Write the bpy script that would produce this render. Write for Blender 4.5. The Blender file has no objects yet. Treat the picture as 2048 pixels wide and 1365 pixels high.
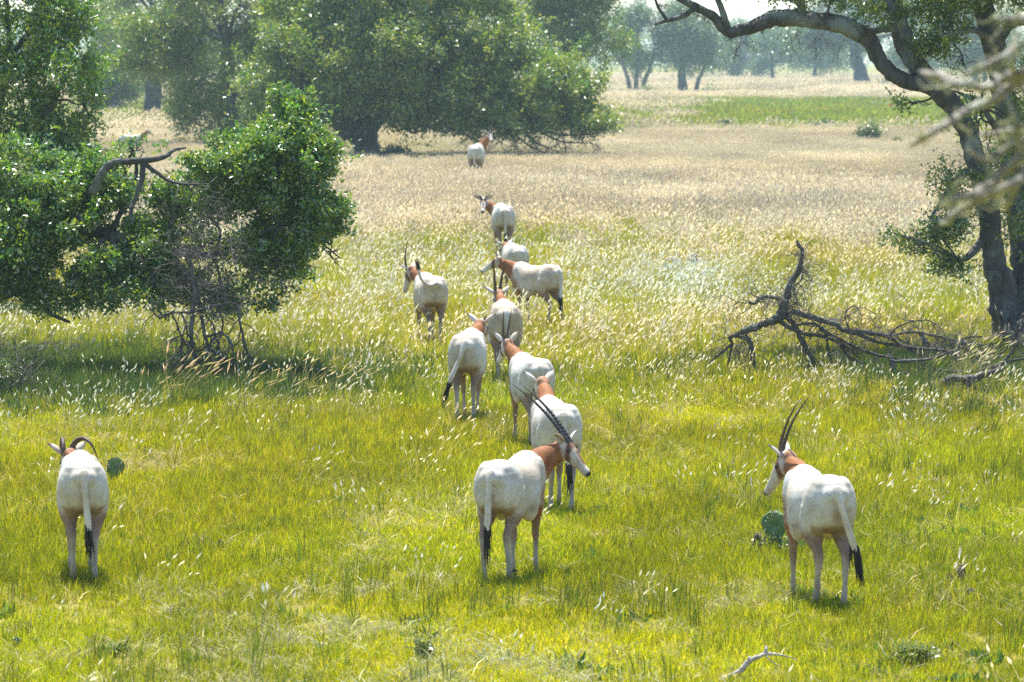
import bpy, math, random
import numpy as np
from mathutils import Vector, Matrix, kdtree

# ------------------------------------------------------------------ camera, world, sun, exposure
SC = bpy.context.scene
COL = SC.collection
W0, H0 = 2048.0, 1365.0
LENS = 150.0
FPX = LENS / 36.0 * W0                      # focal length in pixels of the photograph
CAMH = 5.0                                  # camera height above the meadow
YHOR = 112.0                                # image row of the horizon
PITCH = math.atan((H0 / 2 - YHOR) / FPX)
SUN_EL, SUN_AZ = math.radians(68), math.radians(-10)   # azimuth from +Y (away from camera), + = to the right

cam = bpy.data.cameras.new('camera')
cam.lens = LENS; cam.sensor_width = 36.0
cam.clip_start = 0.5; cam.clip_end = 20000
cam.dof.use_dof = True; cam.dof.focus_distance = 52.0; cam.dof.aperture_fstop = 5.0
camo = bpy.data.objects.new('camera', cam); COL.objects.link(camo)
camo.location = (0, 0, CAMH); camo.rotation_euler = (math.pi / 2 - PITCH, 0, 0)
SC.camera = camo

world = bpy.data.worlds.new('World'); SC.world = world; world.use_nodes = True
nt = world.node_tree; bg = nt.nodes['Background']
sky = nt.nodes.new('ShaderNodeTexSky'); sky.sky_type = 'NISHITA'; sky.sun_disc = False
sky.sun_elevation = SUN_EL; sky.sun_rotation = SUN_AZ; sky.air_density = 1.0; sky.dust_density = 0.4; sky.ozone_density = 3.0
nt.links.new(sky.outputs[0], bg.inputs[0]); bg.inputs[1].default_value = 0.118

sun = bpy.data.lights.new('sun', 'SUN'); sun.energy = 5.0; sun.angle = math.radians(0.55); sun.color = (1.0, 0.955, 0.88)
suno = bpy.data.objects.new('sun', sun); COL.objects.link(suno)
_sd = Vector((math.sin(SUN_AZ) * math.cos(SUN_EL), math.cos(SUN_AZ) * math.cos(SUN_EL), math.sin(SUN_EL)))
suno.rotation_euler = _sd.to_track_quat('Z', 'Y').to_euler(); suno.location = (0, 0, 60)

SC.view_settings.view_transform = 'Standard'; SC.view_settings.look = 'None'
SC.view_settings.exposure = 1.13; SC.view_settings.gamma = 1.0; SC.view_settings.use_curve_mapping = False
SC.render.engine = 'CYCLES'
cy = SC.cycles
cy.max_bounces = 7; cy.diffuse_bounces = 4; cy.glossy_bounces = 2; cy.transmission_bounces = 5; cy.volume_bounces = 1
cy.transparent_max_bounces = 4; cy.caustics_reflective = False; cy.caustics_refractive = False
cy.use_denoising = False; cy.denoiser = 'OPENIMAGEDENOISE'; cy.denoising_input_passes = 'RGB_ALBEDO_NORMAL'; cy.denoising_prefilter = 'ACCURATE'; cy.sample_clamp_indirect = 6.0; cy.use_adaptive_sampling = True; cy.adaptive_threshold = 0.02

# ------------------------------------------------------------------ image <-> world
_fw = np.array([0, math.cos(PITCH), -math.sin(PITCH)]); _up = np.array([0, math.sin(PITCH), math.cos(PITCH)])
CAMP = np.array([0, 0, CAMH])
def ray(px, py):
    return np.array([1., 0, 0]) * ((px - W0 / 2) / FPX) + _up * ((H0 / 2 - py) / FPX) + _fw
def G(px, py, z=0.0):                        # pixel -> point on the ground
    d = ray(px, py); t = (z - CAMH) / d[2]; return CAMP + d * t
def at(px, py, Y):                           # pixel -> point at distance Y
    d = ray(px, py); return CAMP + d * (Y / d[1])
def row_y(py): return G(1024, py)[1]
def project(P):
    P = np.asarray(P) - CAMP; zf = P @ _fw
    return W0 / 2 + FPX * P[..., 0] / zf, H0 / 2 - FPX * (P @ _up) / zf

# ------------------------------------------------------------------ mesh helpers
class MB:
    def __init__(s): s.v = []; s.f = []; s.n = 0; s.c = []
    def add(s, v, f, c=None):
        v = np.asarray(v, dtype=np.float32).reshape(-1, 3)
        f = np.asarray(f, dtype=np.int64)
        s.v.append(v); s.f.append(f + s.n)
        if c is None: c = (1, 1, 1)
        c = np.asarray(c, dtype=np.float32)
        if c.ndim == 1: c = np.tile(c, (len(v), 1))
        s.c.append(c); s.n += len(v)
    def mesh(s, name, mat, smooth=True):
        me = bpy.data.meshes.new(name)
        v = np.concatenate(s.v); c = np.concatenate(s.c)
        lt = np.concatenate([np.full(len(f), f.shape[1]) for f in s.f])
        lv = np.concatenate([f.reshape(-1) for f in s.f])
        me.vertices.add(len(v)); me.vertices.foreach_set('co', v.ravel())
        me.loops.add(len(lv)); me.loops.foreach_set('vertex_index', lv.astype(np.int32))
        me.polygons.add(len(lt)); me.polygons.foreach_set('loop_start', (np.cumsum(lt) - lt).astype(np.int32))
        me.update(calc_edges=True)
        me.polygons.foreach_set('use_smooth', np.full(len(lt), smooth))
        a = me.attributes.new('Col', 'FLOAT_COLOR', 'POINT')
        a.data.foreach_set('color', np.c_[c, np.ones(len(c))].astype(np.float32).ravel())
        if mat: me.materials.append(mat)
        me.update()
        return me
    def build(s, name, mat, parent=None, smooth=True):
        o = bpy.data.objects.new(name, s.mesh(name, mat, smooth)); COL.objects.link(o)
        if parent: o.parent = parent
        return o

def tag(o, label=None, cat=None, group=None, kind=None):
    if label: o['label'] = label
    if cat: o['category'] = cat
    if group: o['group'] = group
    if kind: o['kind'] = kind
    return o
def empty(name, loc=(0, 0, 0), rz=0.0, s=1.0):
    o = bpy.data.objects.new(name, None); COL.objects.link(o)
    o.location = loc; o.rotation_euler = (0, 0, rz); o.scale = (s, s, s); o.empty_display_size = 0.2
    return o

def sm(a, b, x): t = np.clip((np.asarray(x, float) - a) / (b - a), 0, 1); return t * t * (3 - 2 * t)
def lerp(a, b, t): t = np.asarray(t)[..., None]; return a * (1 - t) + b * t
def unit(v): v = np.asarray(v, float); return v / (np.linalg.norm(v) + 1e-12)
def spline(pts, per=6):                      # Catmull-Rom through rows of any width
    P = np.asarray(pts, float)
    if len(P) < 3:
        t = np.linspace(0, 1, per + 1)[:, None]; return P[0] * (1 - t) + P[-1] * t
    E = np.vstack([2 * P[0] - P[1], P, 2 * P[-1] - P[-2]])
    out = []
    for i in range(len(P) - 1):
        a, b, c, d = E[i:i + 4]
        t = np.linspace(0, 1, per, endpoint=False)[:, None]
        out.append(0.5 * ((2 * b) + (c - a) * t + (2 * a - 5 * b + 4 * c - d) * t * t + (3 * b - a - 3 * c + d) * t ** 3))
    out.append(P[-1:]); return np.vstack(out)

def tube(path, rad, n=8, cap=True, knots=0.0, rng=None):
    P = np.asarray(path, float); m = len(P); rad = np.broadcast_to(np.asarray(rad, float), (m,)).copy()
    T = np.gradient(P, axis=0); T /= np.linalg.norm(T, axis=1)[:, None] + 1e-9
    u = np.cross(T[0], [0.3, 0.2, 1.0]);
    if np.linalg.norm(u) < 1e-3: u = np.cross(T[0], [1., 0, 0])
    u /= np.linalg.norm(u); A = np.linspace(0, 2 * np.pi, n, endpoint=False)
    V = np.zeros((m, n, 3))
    for i in range(m):
        u = u - T[i] * (u @ T[i]); u /= np.linalg.norm(u) + 1e-9
        w = np.cross(T[i], u)
        r = rad[i] * (1 + (rng.normal(0, knots, n) if knots and rng is not None else 0)) * np.ones(n)
        V[i] = P[i] + np.outer(np.cos(A) * r, u) + np.outer(np.sin(A) * r, w)
    idx = np.arange(m * n).reshape(m, n); nx = np.roll(idx, -1, 1)
    F = np.stack([idx[:-1], nx[:-1], nx[1:], idx[1:]], -1).reshape(-1, 4)
    V = V.reshape(-1, 3)
    if cap:
        V = np.vstack([V, P[0], P[-1]])
        tri0 = np.stack([nx[0], idx[0], np.full(n, m * n)], -1); tri1 = np.stack([idx[-1], nx[-1], np.full(n, m * n + 1)], -1)
        return V, F, np.vstack([tri0, tri1])
    return V, F, None
def add_tube(mb, path, rad, n=8, c=(1, 1, 1), **k):
    V, F, Tt = tube(path, rad, n, **k)
    base = mb.n; mb.add(V, F, c)
    if Tt is not None:
        mb.f.append(Tt.astype(np.int64) + base)

def vnoise(x, y, seed=0):                    # 2-D value noise, 0..1
    xi = np.floor(x).astype(np.int64); yi = np.floor(y).astype(np.int64); fx = x - xi; fy = y - yi
    fx = fx * fx * (3 - 2 * fx); fy = fy * fy * (3 - 2 * fy)
    def h(a, b):
        n = (a * 374761393 + b * 668265263 + seed * 974634777) & 0xffffffff
        n = ((n ^ (n >> 13)) * 1274126177) & 0xffffffff
        return ((n ^ (n >> 16)) & 0xffff) / 65535.0
    return (h(xi, yi) * (1 - fx) + h(xi + 1, yi) * fx) * (1 - fy) + (h(xi, yi + 1) * (1 - fx) + h(xi + 1, yi + 1) * fx) * fy
def fbm(x, y, seed=0, o=3):
    s = 0; a = 0.5; t = 0
    for k in range(o):
        s = s + a * vnoise(x * 2 ** k, y * 2 ** k, seed + k * 7); t += a; a *= 0.5
    return s / t

# ------------------------------------------------------------------ materials
def mat(name):
    m = bpy.data.materials.new(name); m.use_nodes = True
    n = m.node_tree; n.nodes.clear(); out = n.nodes.new('ShaderNodeOutputMaterial')
    return m, n, out
def N(n, t, **k):
    o = n.nodes.new(t)
    for a, b in k.items(): setattr(o, a, b)
    return o
def noise(n, scale, detail=3, rough=0.55, vec=None):
    t = N(n, 'ShaderNodeTexNoise'); t.inputs['Scale'].default_value = scale; t.inputs['Detail'].default_value = detail; t.inputs['Roughness'].default_value = rough
    if vec: n.links.new(vec, t.inputs['Vector'])
    return t
def ramp(n, src, stops):
    r = N(n, 'ShaderNodeValToRGB'); e = r.color_ramp.elements
    while len(e) < len(stops): e.new(0.5)
    for el, (p, c) in zip(e, stops): el.position = p; el.color = (*c, 1) if len(c) == 3 else c
    n.links.new(src, r.inputs[0]); return r
def mixc(n, a, b, fac=1.0, mode='MULTIPLY'):
    m = N(n, 'ShaderNodeMix', data_type='RGBA', blend_type=mode)
    for sock, val in ((m.inputs['Factor'], fac), (m.inputs[6], a), (m.inputs[7], b)):
        if hasattr(val, 'links'): n.links.new(val, sock)
        elif isinstance(val, (int, float)): sock.default_value = val
        else: sock.default_value = (*val, 1)
    return m.outputs[2]
def bump(n, h, strength=0.3, dist=0.02):
    b = N(n, 'ShaderNodeBump'); b.inputs['Strength'].default_value = strength; b.inputs['Distance'].default_value = dist
    n.links.new(h, b.inputs['Height']); return b.outputs[0]

def leafy(name, transl=0.45, gloss=0.06, rough=0.4, instanced=False):
    m, n, out = mat(name)
    c = N(n, 'ShaderNodeAttribute', attribute_name='Col').outputs['Color']
    if instanced:
        t = N(n, 'ShaderNodeAttribute', attribute_name='tint'); t.attribute_type = 'INSTANCER'
        c = mixc(n, c, t.outputs['Color'])
    d = N(n, 'ShaderNodeBsdfDiffuse'); tr = N(n, 'ShaderNodeBsdfTranslucent'); gl = N(n, 'ShaderNodeBsdfGlossy')
    n.links.new(c, d.inputs[0])
    tc = mixc(n, c, (1.12, 1.08, 0.78)); n.links.new(tc, tr.inputs[0])
    gl.inputs['Roughness'].default_value = rough; gl.inputs[0].default_value = (1, 1, 1, 1)
    a = N(n, 'ShaderNodeMixShader'); a.inputs[0].default_value = transl; n.links.new(d.outputs[0], a.inputs[1]); n.links.new(tr.outputs[0], a.inputs[2])
    b = N(n, 'ShaderNodeMixShader'); b.inputs[0].default_value = gloss; n.links.new(a.outputs[0], b.inputs[1]); n.links.new(gl.outputs[0], b.inputs[2])
    n.links.new(b.outputs[0], out.inputs[0]); return m
def barky(name, c0, c1, c2, scale=3.0, stretch=(1, 1, 0.25), bstr=0.7):
    m, n, out = mat(name)
    tc = N(n, 'ShaderNodeTexCoord'); mp = N(n, 'ShaderNodeMapping'); mp.inputs['Scale'].default_value = stretch
    n.links.new(tc.outputs['Object'], mp.inputs[0])
    a = noise(n, scale * 4, 5, 0.65, mp.outputs[0]); b = noise(n, scale * 0.8, 4, 0.6, tc.outputs['Object'])
    v = N(n, 'ShaderNodeTexVoronoi', feature='DISTANCE_TO_EDGE'); v.inputs['Scale'].default_value = scale * 5; n.links.new(mp.outputs[0], v.inputs['Vector'])
    r = ramp(n, a.outputs[0], [(0.3, c0), (0.7, c1)])
    lm = ramp(n, b.outputs[0], [(0.50, (0, 0, 0)), (0.62, (1, 1, 1))])
    c = mixc(n, r.outputs[0], c2, lm.outputs[0], 'MIX')
    p = N(n, 'ShaderNodeBsdfPrincipled'); p.inputs['Roughness'].default_value = 0.9
    n.links.new(c, p.inputs['Base Color'])
    vr = ramp(n, v.outputs[0], [(0.0, (0, 0, 0)), (0.25, (1, 1, 1))])
    hh = mixc(n, vr.outputs[0], a.outputs[0], 0.5, 'MIX')
    n.links.new(bump(n, hh, bstr, 0.04), p.inputs['Normal'])
    n.links.new(p.outputs[0], out.inputs[0]); return m
def plain(name, col, rough=0.6, var=0.25, scale=20, bstr=0.2, spec=0.4, attr=False, bdist=0.01):
    m, n, out = mat(name); tc = N(n, 'ShaderNodeTexCoord')
    a = noise(n, scale, 4, 0.6, tc.outputs['Object'])
    r = ramp(n, a.outputs[0], [(0.25, tuple(1 - var for _ in range(3))), (0.75, (1.0 + var * 0.4,) * 3)])
    src = N(n, 'ShaderNodeAttribute', attribute_name='Col').outputs['Color'] if attr else col
    c = mixc(n, r.outputs[0], src)
    p = N(n, 'ShaderNodeBsdfPrincipled'); p.inputs['Roughness'].default_value = rough; p.inputs['Specular IOR Level'].default_value = spec
    n.links.new(c, p.inputs['Base Color']); n.links.new(bump(n, a.outputs[0], bstr, bdist), p.inputs['Normal'])
    n.links.new(p.outputs[0], out.inputs[0]); return m

M = {}
M['leaf'] = leafy('oak_leaf', 0.50, 0.11, 0.36)
M['leaf_far'] = leafy('oak_leaf_far', 0.50, 0.10, 0.40)
M['grass'] = leafy('grass_blade', 0.56, 0.018, 0.45, instanced=True)
M['bark'] = barky('oak_bark', (0.03, 0.029, 0.028), (0.125, 0.12, 0.11), (0.20, 0.23, 0.22), 1.6, bstr=1.0)
M['deadwood'] = barky('dead_wood', (0.05, 0.043, 0.035), (0.15, 0.13, 0.11), (0.17, 0.19, 0.16), 4.0, (1, 1, 1))
M['palewood'] = barky('weathered_wood', (0.25, 0.22, 0.19), (0.5, 0.46, 0.42), (0.62, 0.6, 0.57), 6.0, (1, 1, 1), 0.4)
M['twig'] = barky('dead_twig', (0.045, 0.038, 0.032), (0.13, 0.115, 0.10), (0.24, 0.225, 0.21), 7.0, (1, 1, 1), 0.3)
def coat_material():
    m, n, out = mat('oryx_coat'); tc = N(n, 'ShaderNodeTexCoord'); mp = N(n, 'ShaderNodeMapping'); mp.inputs['Scale'].default_value = (1, 1, .35); n.links.new(tc.outputs['Object'], mp.inputs[0])
    oi = N(n, 'ShaderNodeObjectInfo'); ad = N(n, 'ShaderNodeVectorMath', operation='ADD'); n.links.new(tc.outputs['Object'], ad.inputs[0]); n.links.new(oi.outputs['Location'], ad.inputs[1])
    a = noise(n, 3.2, 4, .6, ad.outputs[0]); b = noise(n, 14, 4, .65, ad.outputs[0]); c = noise(n, 90, 3, .6, mp.outputs[0])
    col = N(n, 'ShaderNodeAttribute', attribute_name='Col').outputs['Color']
    r1 = ramp(n, a.outputs[0], [(.36, (.80, .72, .60)), (.58, (1, 1, 1))]); r2 = ramp(n, b.outputs[0], [(.30, (.84, .80, .74)), (.55, (1.03, 1.03, 1.03))]); r3 = ramp(n, c.outputs[0], [(.3, (.88, .88, .88)), (.7, (1.07, 1.07, 1.07))])
    cc = mixc(n, mixc(n, mixc(n, col, r1.outputs[0]), r2.outputs[0]), r3.outputs[0])
    p = N(n, 'ShaderNodeBsdfPrincipled'); p.inputs['Roughness'].default_value = .7; p.inputs['Specular IOR Level'].default_value = .2; n.links.new(cc, p.inputs['Base Color'])
    bb = N(n, 'ShaderNodeBump'); bb.inputs['Strength'].default_value = .3; bb.inputs['Distance'].default_value = .012; n.links.new(b.outputs[0], bb.inputs['Height'])
    b2 = N(n, 'ShaderNodeBump'); b2.inputs['Strength'].default_value = .35; b2.inputs['Distance'].default_value = .006; n.links.new(c.outputs[0], b2.inputs['Height']); n.links.new(bb.outputs[0], b2.inputs['Normal'])
    n.links.new(b2.outputs[0], p.inputs['Normal']); n.links.new(p.outputs[0], out.inputs[0]); return m
M['coat'] = coat_material()
M['horn'] = plain('oryx_horn', (0.030, 0.027, 0.027), 0.42, 0.4, 30, 0.2, 0.5)
M['hornbrown'] = plain('brown_horn', (0.085, 0.055, 0.04), 0.55, 0.4, 30, 0.2, 0.4)
M['hoof'] = plain('hoof', (0.025, 0.022, 0.02), 0.5)
M['eye'] = plain('eye', (0.008, 0.006, 0.005), 0.08, 0.0, 5, 0.0, 0.6)
M['tuft'] = plain('tail_hair', (0.022, 0.016, 0.014), 0.6, 0.4, 40)
M['cactus'] = plain('cactus_pad', (0.13, 0.225, 0.07), 0.55, 0.6, 9, 0.5)
M['cactusdry'] = plain('dry_cactus_pad', (0.19, 0.15, 0.10), 0.8, 0.5, 20, 0.5)
M['spine'] = plain('cactus_spine', (0.6, 0.55, 0.45), 0.6)
M['flag'] = plain('marker_flag', (0.9, 0.10, 0.02), 0.6, 0.1)
M['wire'] = plain('flag_wire', (0.3, 0.3, 0.3), 0.4)

# ------------------------------------------------------------------ ground, track
def ground_material():
    m, n, out = mat('meadow_soil'); tc = N(n, 'ShaderNodeTexCoord')
    a = noise(n, 0.35, 5, 0.6, tc.outputs['Object']); b = noise(n, 6.0, 5, 0.65, tc.outputs['Object']); d = noise(n, 0.02, 3, 0.5, tc.outputs['Object'])
    r1 = ramp(n, a.outputs[0], [(0.3, (0.15, 0.16, 0.015)), (0.55, (0.24, 0.21, 0.04)), (0.8, (0.34, 0.26, 0.13))])
    r2 = ramp(n, b.outputs[0], [(0.3, (0.7, 0.7, 0.7)), (0.7, (1.2, 1.2, 1.2))])
    r3 = ramp(n, d.outputs[0], [(0.35, (0.85, 1.0, 0.7)), (0.65, (1.15, 1.0, 0.95))])
    c = mixc(n, mixc(n, r1.outputs[0], r2.outputs[0]), r3.outputs[0])
    p = N(n, 'ShaderNodeBsdfPrincipled'); p.inputs['Roughness'].default_value = 0.95; p.inputs['Specular IOR Level'].default_value = 0.1
    n.links.new(c, p.inputs['Base Color']); n.links.new(bump(n, b.outputs[0], 0.6, 0.05), p.inputs['Normal']); n.links.new(p.outputs[0], out.inputs[0]); return m
gx = np.linspace(-1, 1, 81); gy = np.linspace(0, 1, 161)
gx = np.sign(gx) * np.abs(gx) ** 1.6 * 1500; gy = -30 + 3030 * gy ** 2.2
XX, YY = np.meshgrid(gx, gy); ZZ = np.zeros_like(XX)
gi = np.arange(XX.size).reshape(XX.shape)
mb = MB(); mb.add(np.stack([XX, YY, ZZ], -1).reshape(-1, 3), np.stack([gi[:-1, :-1], gi[:-1, 1:], gi[1:, 1:], gi[1:, :-1]], -1).reshape(-1, 4))
tag(mb.build('ground', ground_material()), kind='structure')
# pale dirt track far across the meadow
m_track = plain('track_dirt', (0.52, 0.43, 0.35), 0.95, 0.2, 0.6, 0.3)
mb = MB(); y0, y1 = row_y(193.5), row_y(187.0)
tx = np.linspace(-60, 66, 40); rg = np.random.default_rng(3); wob = np.cumsum(rg.normal(0, .5, 40))
tv = np.array([[(x, y0 + w, 0.012), (x, y1 + w, 0.012)] for x, w in zip(tx, wob)]).reshape(-1, 3); k = np.arange(0, 78, 2)
mb.add(tv, np.stack([k, k + 2, k + 3, k + 1], -1)); tag(mb.build('track', m_track), kind='structure')

# ------------------------------------------------------------------ grass
CLUMPS = {}
def clump(key, seed, nb, rad, h0, h1, wid, bend, cols, heads=0, hh=(0.4, 0.6), hsize=(0.10, 0.014), hcols=((.62, .53, .43),), wind=(0.25, 0.05), flat=0.0):
    rg = np.random.default_rng(seed); mb = MB(); cols = np.array(cols); hcols = np.array(hcols)
    n = nb; a = rg.uniform(0, 2 * np.pi, n); r = rad * np.sqrt(rg.uniform(0, 1, n)); base = np.c_[np.cos(a) * r, np.sin(a) * r, np.full(n, -0.005)]
    h = rg.uniform(h0, h1, n) * (1 - 0.25 * r / rad); az = rg.uniform(0, 2 * np.pi, n); tilt = np.abs(rg.normal(0, bend, n)) + flat
    dr = np.c_[np.cos(az) * np.sin(tilt) + wind[0] * 0.5, np.sin(az) * np.sin(tilt) + wind[1] * 0.5, np.cos(tilt)]; dr /= np.linalg.norm(dr, axis=1)[:, None]
    sd = np.cross(dr, rg.normal(0, 1, (n, 3))); sd /= np.linalg.norm(sd, axis=1)[:, None]
    w = wid * rg.uniform(0.6, 1.3, n)[:, None]; hz = np.c_[dr[:, 0], dr[:, 1], np.zeros(n)]
    p1 = base + dr * (h * 0.55)[:, None]; d2 = dr + hz * (0.8 + flat) - np.array([0, 0, 0.25]) * rg.uniform(0, 1.2, n)[:, None]; d2 /= np.linalg.norm(d2, axis=1)[:, None]; p2 = p1 + d2 * (h * 0.5)[:, None]
    p2[:, 2] = np.maximum(p2[:, 2], 0.01)
    V = np.stack([base - sd * w * .4, base + sd * w * .4, p1 - sd * w * .5, p1 + sd * w * .5, p2], 1).reshape(-1, 3); k = np.arange(n) * 5
    c = cols[rg.integers(0, len(cols), n)] * rg.uniform(0.55, 1.4, (n, 1))
    mb.add(V, np.stack([k, k + 1, k + 3, k + 2], -1), np.repeat(c, 5, 0)); mb.f.append(np.stack([k + 2, k + 3, k + 4], -1))
    for i in range(heads):
        a = rg.uniform(0, 2 * np.pi); r = rad * math.sqrt(rg.uniform(0, 1)); b = np.array([math.cos(a) * r, math.sin(a) * r, 0.0]); H = rg.uniform(*hh)
        ln = np.array([rg.normal(wind[0], 0.16), rg.normal(wind[1], 0.16), 1.0]); q1 = b + ln * H * 0.55; d2 = unit(ln * np.array([2.2, 2.2, 0.9]) + rg.normal(0, .12, 3)); q2 = q1 + d2 * H * 0.45
        s_ = unit(np.cross(d2, rg.normal(0, 1, 3))) * 0.0016
        sc = np.array([.50, .42, .22]) * rg.uniform(.8, 1.2)
        mb.add([b - s_, b + s_, q1 - s_, q1 + s_, q2 - s_ * .6, q2 + s_ * .6], [[0, 1, 3, 2], [2, 3, 5, 4]], sc)
        hc = hcols[rg.integers(0, len(hcols))] * rg.uniform(.8, 1.15); L = hsize[0] * rg.uniform(.6, 1.3); wd = hsize[1] * rg.uniform(.7, 1.3)
        dd = unit(d2 + np.array([wind[0], wind[1], -0.3]) * rg.uniform(0, 1.2)); sa = unit(np.cross(dd, rg.normal(0, 1, 3))); sb = np.cross(dd, sa)
        for s2 in (sa, sb):
            mb.add([q2, q2 + dd * L * .4 + s2 * wd * .5, q2 + dd * L, q2 + dd * L * .4 - s2 * wd * .5], [[0, 1, 2, 3]], hc)
    CLUMPS.setdefault(key, []).append(mb.mesh('clump_' + key, M['grass'], smooth=False))

LIME = [(.38, .40, .004), (.46, .44, .006), (.29, .36, .004), (.50, .455, .008), (.18, .27, .005), (.56, .49, .04)]
OLIVE = [(.22, .24, .008), (.31, .28, .012), (.16, .22, .008), (.37, .31, .03)]
STRAW = [(.52, .45, .27), (.60, .53, .37), (.45, .38, .22), (.40, .37, .16)]
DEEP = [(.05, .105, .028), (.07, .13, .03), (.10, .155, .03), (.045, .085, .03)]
PALE = [(.74, .62, .52), (.79, .69, .59), (.64, .50, .40), (.75, .65, .52)]
PINK = [(.60, .46, .38), (.66, .53, .44), (.54, .41, .33)]
for s in range(4):
    clump('short', 10 + s, 46, .17, .07, .20, .0075, .55, LIME)
    clump('mid', 20 + s, 40, .17, .10, .28, .007, .42, LIME + OLIVE + LIME[:2])
    clump('thatch', 30 + s, 40, .20, .12, .32, .006, .7, STRAW, flat=0.55)
    clump('seedy', 40 + s, 18, .22, .16, .36, .007, .4, LIME + STRAW[:2], heads=10, hh=(.26, .52), hsize=(.075, .017), hcols=[(.84, .77, .68), (.88, .82, .75), (.76, .66, .55)], wind=(.16, .03))
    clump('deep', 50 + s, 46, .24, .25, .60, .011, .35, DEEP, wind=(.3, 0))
    clump('plume', 60 + s, 12, .25, .3, .6, .009, .35, DEEP + OLIVE, heads=9, hh=(.55, .85), hsize=(.17, .020), hcols=PALE + [(.5, .52, .2), (.6, .55, .33)], wind=(.3, 0))
    clump('fieldseed', 70 + s, 46, .5, .22, .45, .014, .4, OLIVE + STRAW[2:3] + LIME[:3], heads=46, hh=(.40, .75), hsize=(.12, .036), hcols=PALE, wind=(.1, .0))
    clump('fieldgreen', 80 + s, 60, .6, .18, .42, .020, .5, OLIVE + LIME)
    clump('farpale', 90 + s, 50, 1.3, .25, .55, .05, .45, STRAW[1:2] + PALE[:2] + OLIVE + LIME[:2], heads=40, hh=(.5, .85), hsize=(.22, .07), hcols=PALE)
    clump('fargreen', 100 + s, 70, 1.3, .3, .6, .06, .45, [(.22, .29, .025), (.29, .32, .03), (.16, .25, .03), (.38, .36, .06)])
    clump('weed', 110 + s, 30, .10, .05, .14, .022, .9, [(.09, .17, .03), (.12, .20, .04), (.07, .13, .03)])

for s in range(3): clump('stalk', 120 + s, 16, .09, .26, .46, .0075, .13, [(.10, .17, .02), (.15, .20, .02), (.20, .20, .03)], wind=(.06, 0))
def gn_instances(obj, meshes, name):
    coll = bpy.data.collections.new('clumps_' + name)
    for i, me in enumerate(meshes):
        o = bpy.data.objects.new('clump_%02d_%s' % (i, name), me); coll.objects.link(o)
    ng = bpy.data.node_groups.new('scatter_' + name, 'GeometryNodeTree')
    ng.interface.new_socket('Geometry', in_out='INPUT', socket_type='NodeSocketGeometry'); ng.interface.new_socket('Geometry', in_out='OUTPUT', socket_type='NodeSocketGeometry')
    nn, L = ng.nodes, ng.links
    gi_, go_ = nn.new('NodeGroupInput'), nn.new('NodeGroupOutput')
    ci = nn.new('GeometryNodeCollectionInfo'); ci.inputs[0].default_value = coll; ci.inputs[1].default_value = True; ci.inputs[2].default_value = True
    ip = nn.new('GeometryNodeInstanceOnPoints'); ip.inputs['Pick Instance'].default_value = True
    def na(nm, t):
        a = nn.new('GeometryNodeInputNamedAttribute'); a.data_type = t; a.inputs[0].default_value = nm; return a.outputs[0]
    L.new(gi_.outputs[0], ip.inputs['Points']); L.new(ci.outputs[0], ip.inputs['Instance'])
    L.new(na('idx', 'INT'), ip.inputs['Instance Index']); L.new(na('rot', 'FLOAT_VECTOR'), ip.inputs['Rotation']); L.new(na('scl', 'FLOAT_VECTOR'), ip.inputs['Scale'])
    L.new(ip.outputs[0], go_.inputs[0])
    md = obj.modifiers.new('scatter', 'NODES'); md.node_group = ng
def scatter(name, label, keys, P, scl, tint, seed, rotmax=math.pi, cat='grass'):
    """P: points (n,3); one stuff object whose grass clumps stand on those points"""
    rg = np.random.default_rng(seed); n = len(P)
    meshes = [m for k in keys for m in CLUMPS[k]]
    me = bpy.data.meshes.new(name); me.vertices.add(n); me.vertices.foreach_set('co', P.astype(np.float32).ravel())
    a = me.attributes.new('idx', 'INT', 'POINT'); a.data.foreach_set('value', rg.integers(0, len(meshes), n).astype(np.int32))
    rot = np.zeros((n, 3), np.float32); rot[:, 2] = rg.uniform(-rotmax, rotmax, n); rot[:, :2] = rg.normal(0, .06, (n, 2))
    a = me.attributes.new('rot', 'FLOAT_VECTOR', 'POINT'); a.data.foreach_set('vector', rot.ravel())
    sc = np.repeat((scl * rg.uniform(.75, 1.25, n))[:, None], 3, 1).astype(np.float32)
    a = me.attributes.new('scl', 'FLOAT_VECTOR', 'POINT'); a.data.foreach_set('vector', sc.ravel())
    a = me.attributes.new('tint', 'FLOAT_VECTOR', 'POINT'); a.data.foreach_set('vector', tint.astype(np.float32).ravel())
    me.materials.append(M['grass'])
    o = bpy.data.objects.new(name, me); COL.objects.link(o); tag(o, label, cat, kind='stuff')
    gn_instances(o, meshes, name); return o
def field(y0, y1, dens, seed, marg=1.18, pad=1.5):
    """random points of the meadow between two distances, wide enough for a step to the side"""
    rg = np.random.default_rng(seed); hw1 = y1 * 1024 / FPX * marg + pad
    n = int((y1 - y0) * 2 * hw1 * dens); y = rg.uniform(y0, y1, n); x = rg.uniform(-hw1, hw1, n); k = np.abs(x) < y * 1024 / FPX * marg + pad
    return x[k], y[k], rg
def rows(y): return YHOR + FPX * CAMH / y     # image row of a ground distance
def colx(x, y): return 1024 + FPX * x / y
def tints(x, y, seed, amt=0.32):
    a = fbm(x / 2.2, y / 5.0, seed) - .5; b = fbm(x / 7, y / 14.0, seed + 5) - .5
    g = 1 + amt * 2.2 * a; t = np.stack([g * (1 + .55 * b), g * (1 + .12 * b), g * (1 - .3 * b)], -1); return np.clip(t, .4, 1.7)
def ptint(x, y, seed):                        # pale stands: brightness varies, hue hardly
    a = .9 + .7 * (fbm(x / 5, y / 14, seed) - .5); b = .10 * (fbm(x / 9, y / 25, seed + 9) - .5); return np.stack([a * (.97 + b), a * (1 + .3 * b), a * (1.04 - b)], -1)
def bl(v, a, b): return sm(a, b, v)
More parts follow.
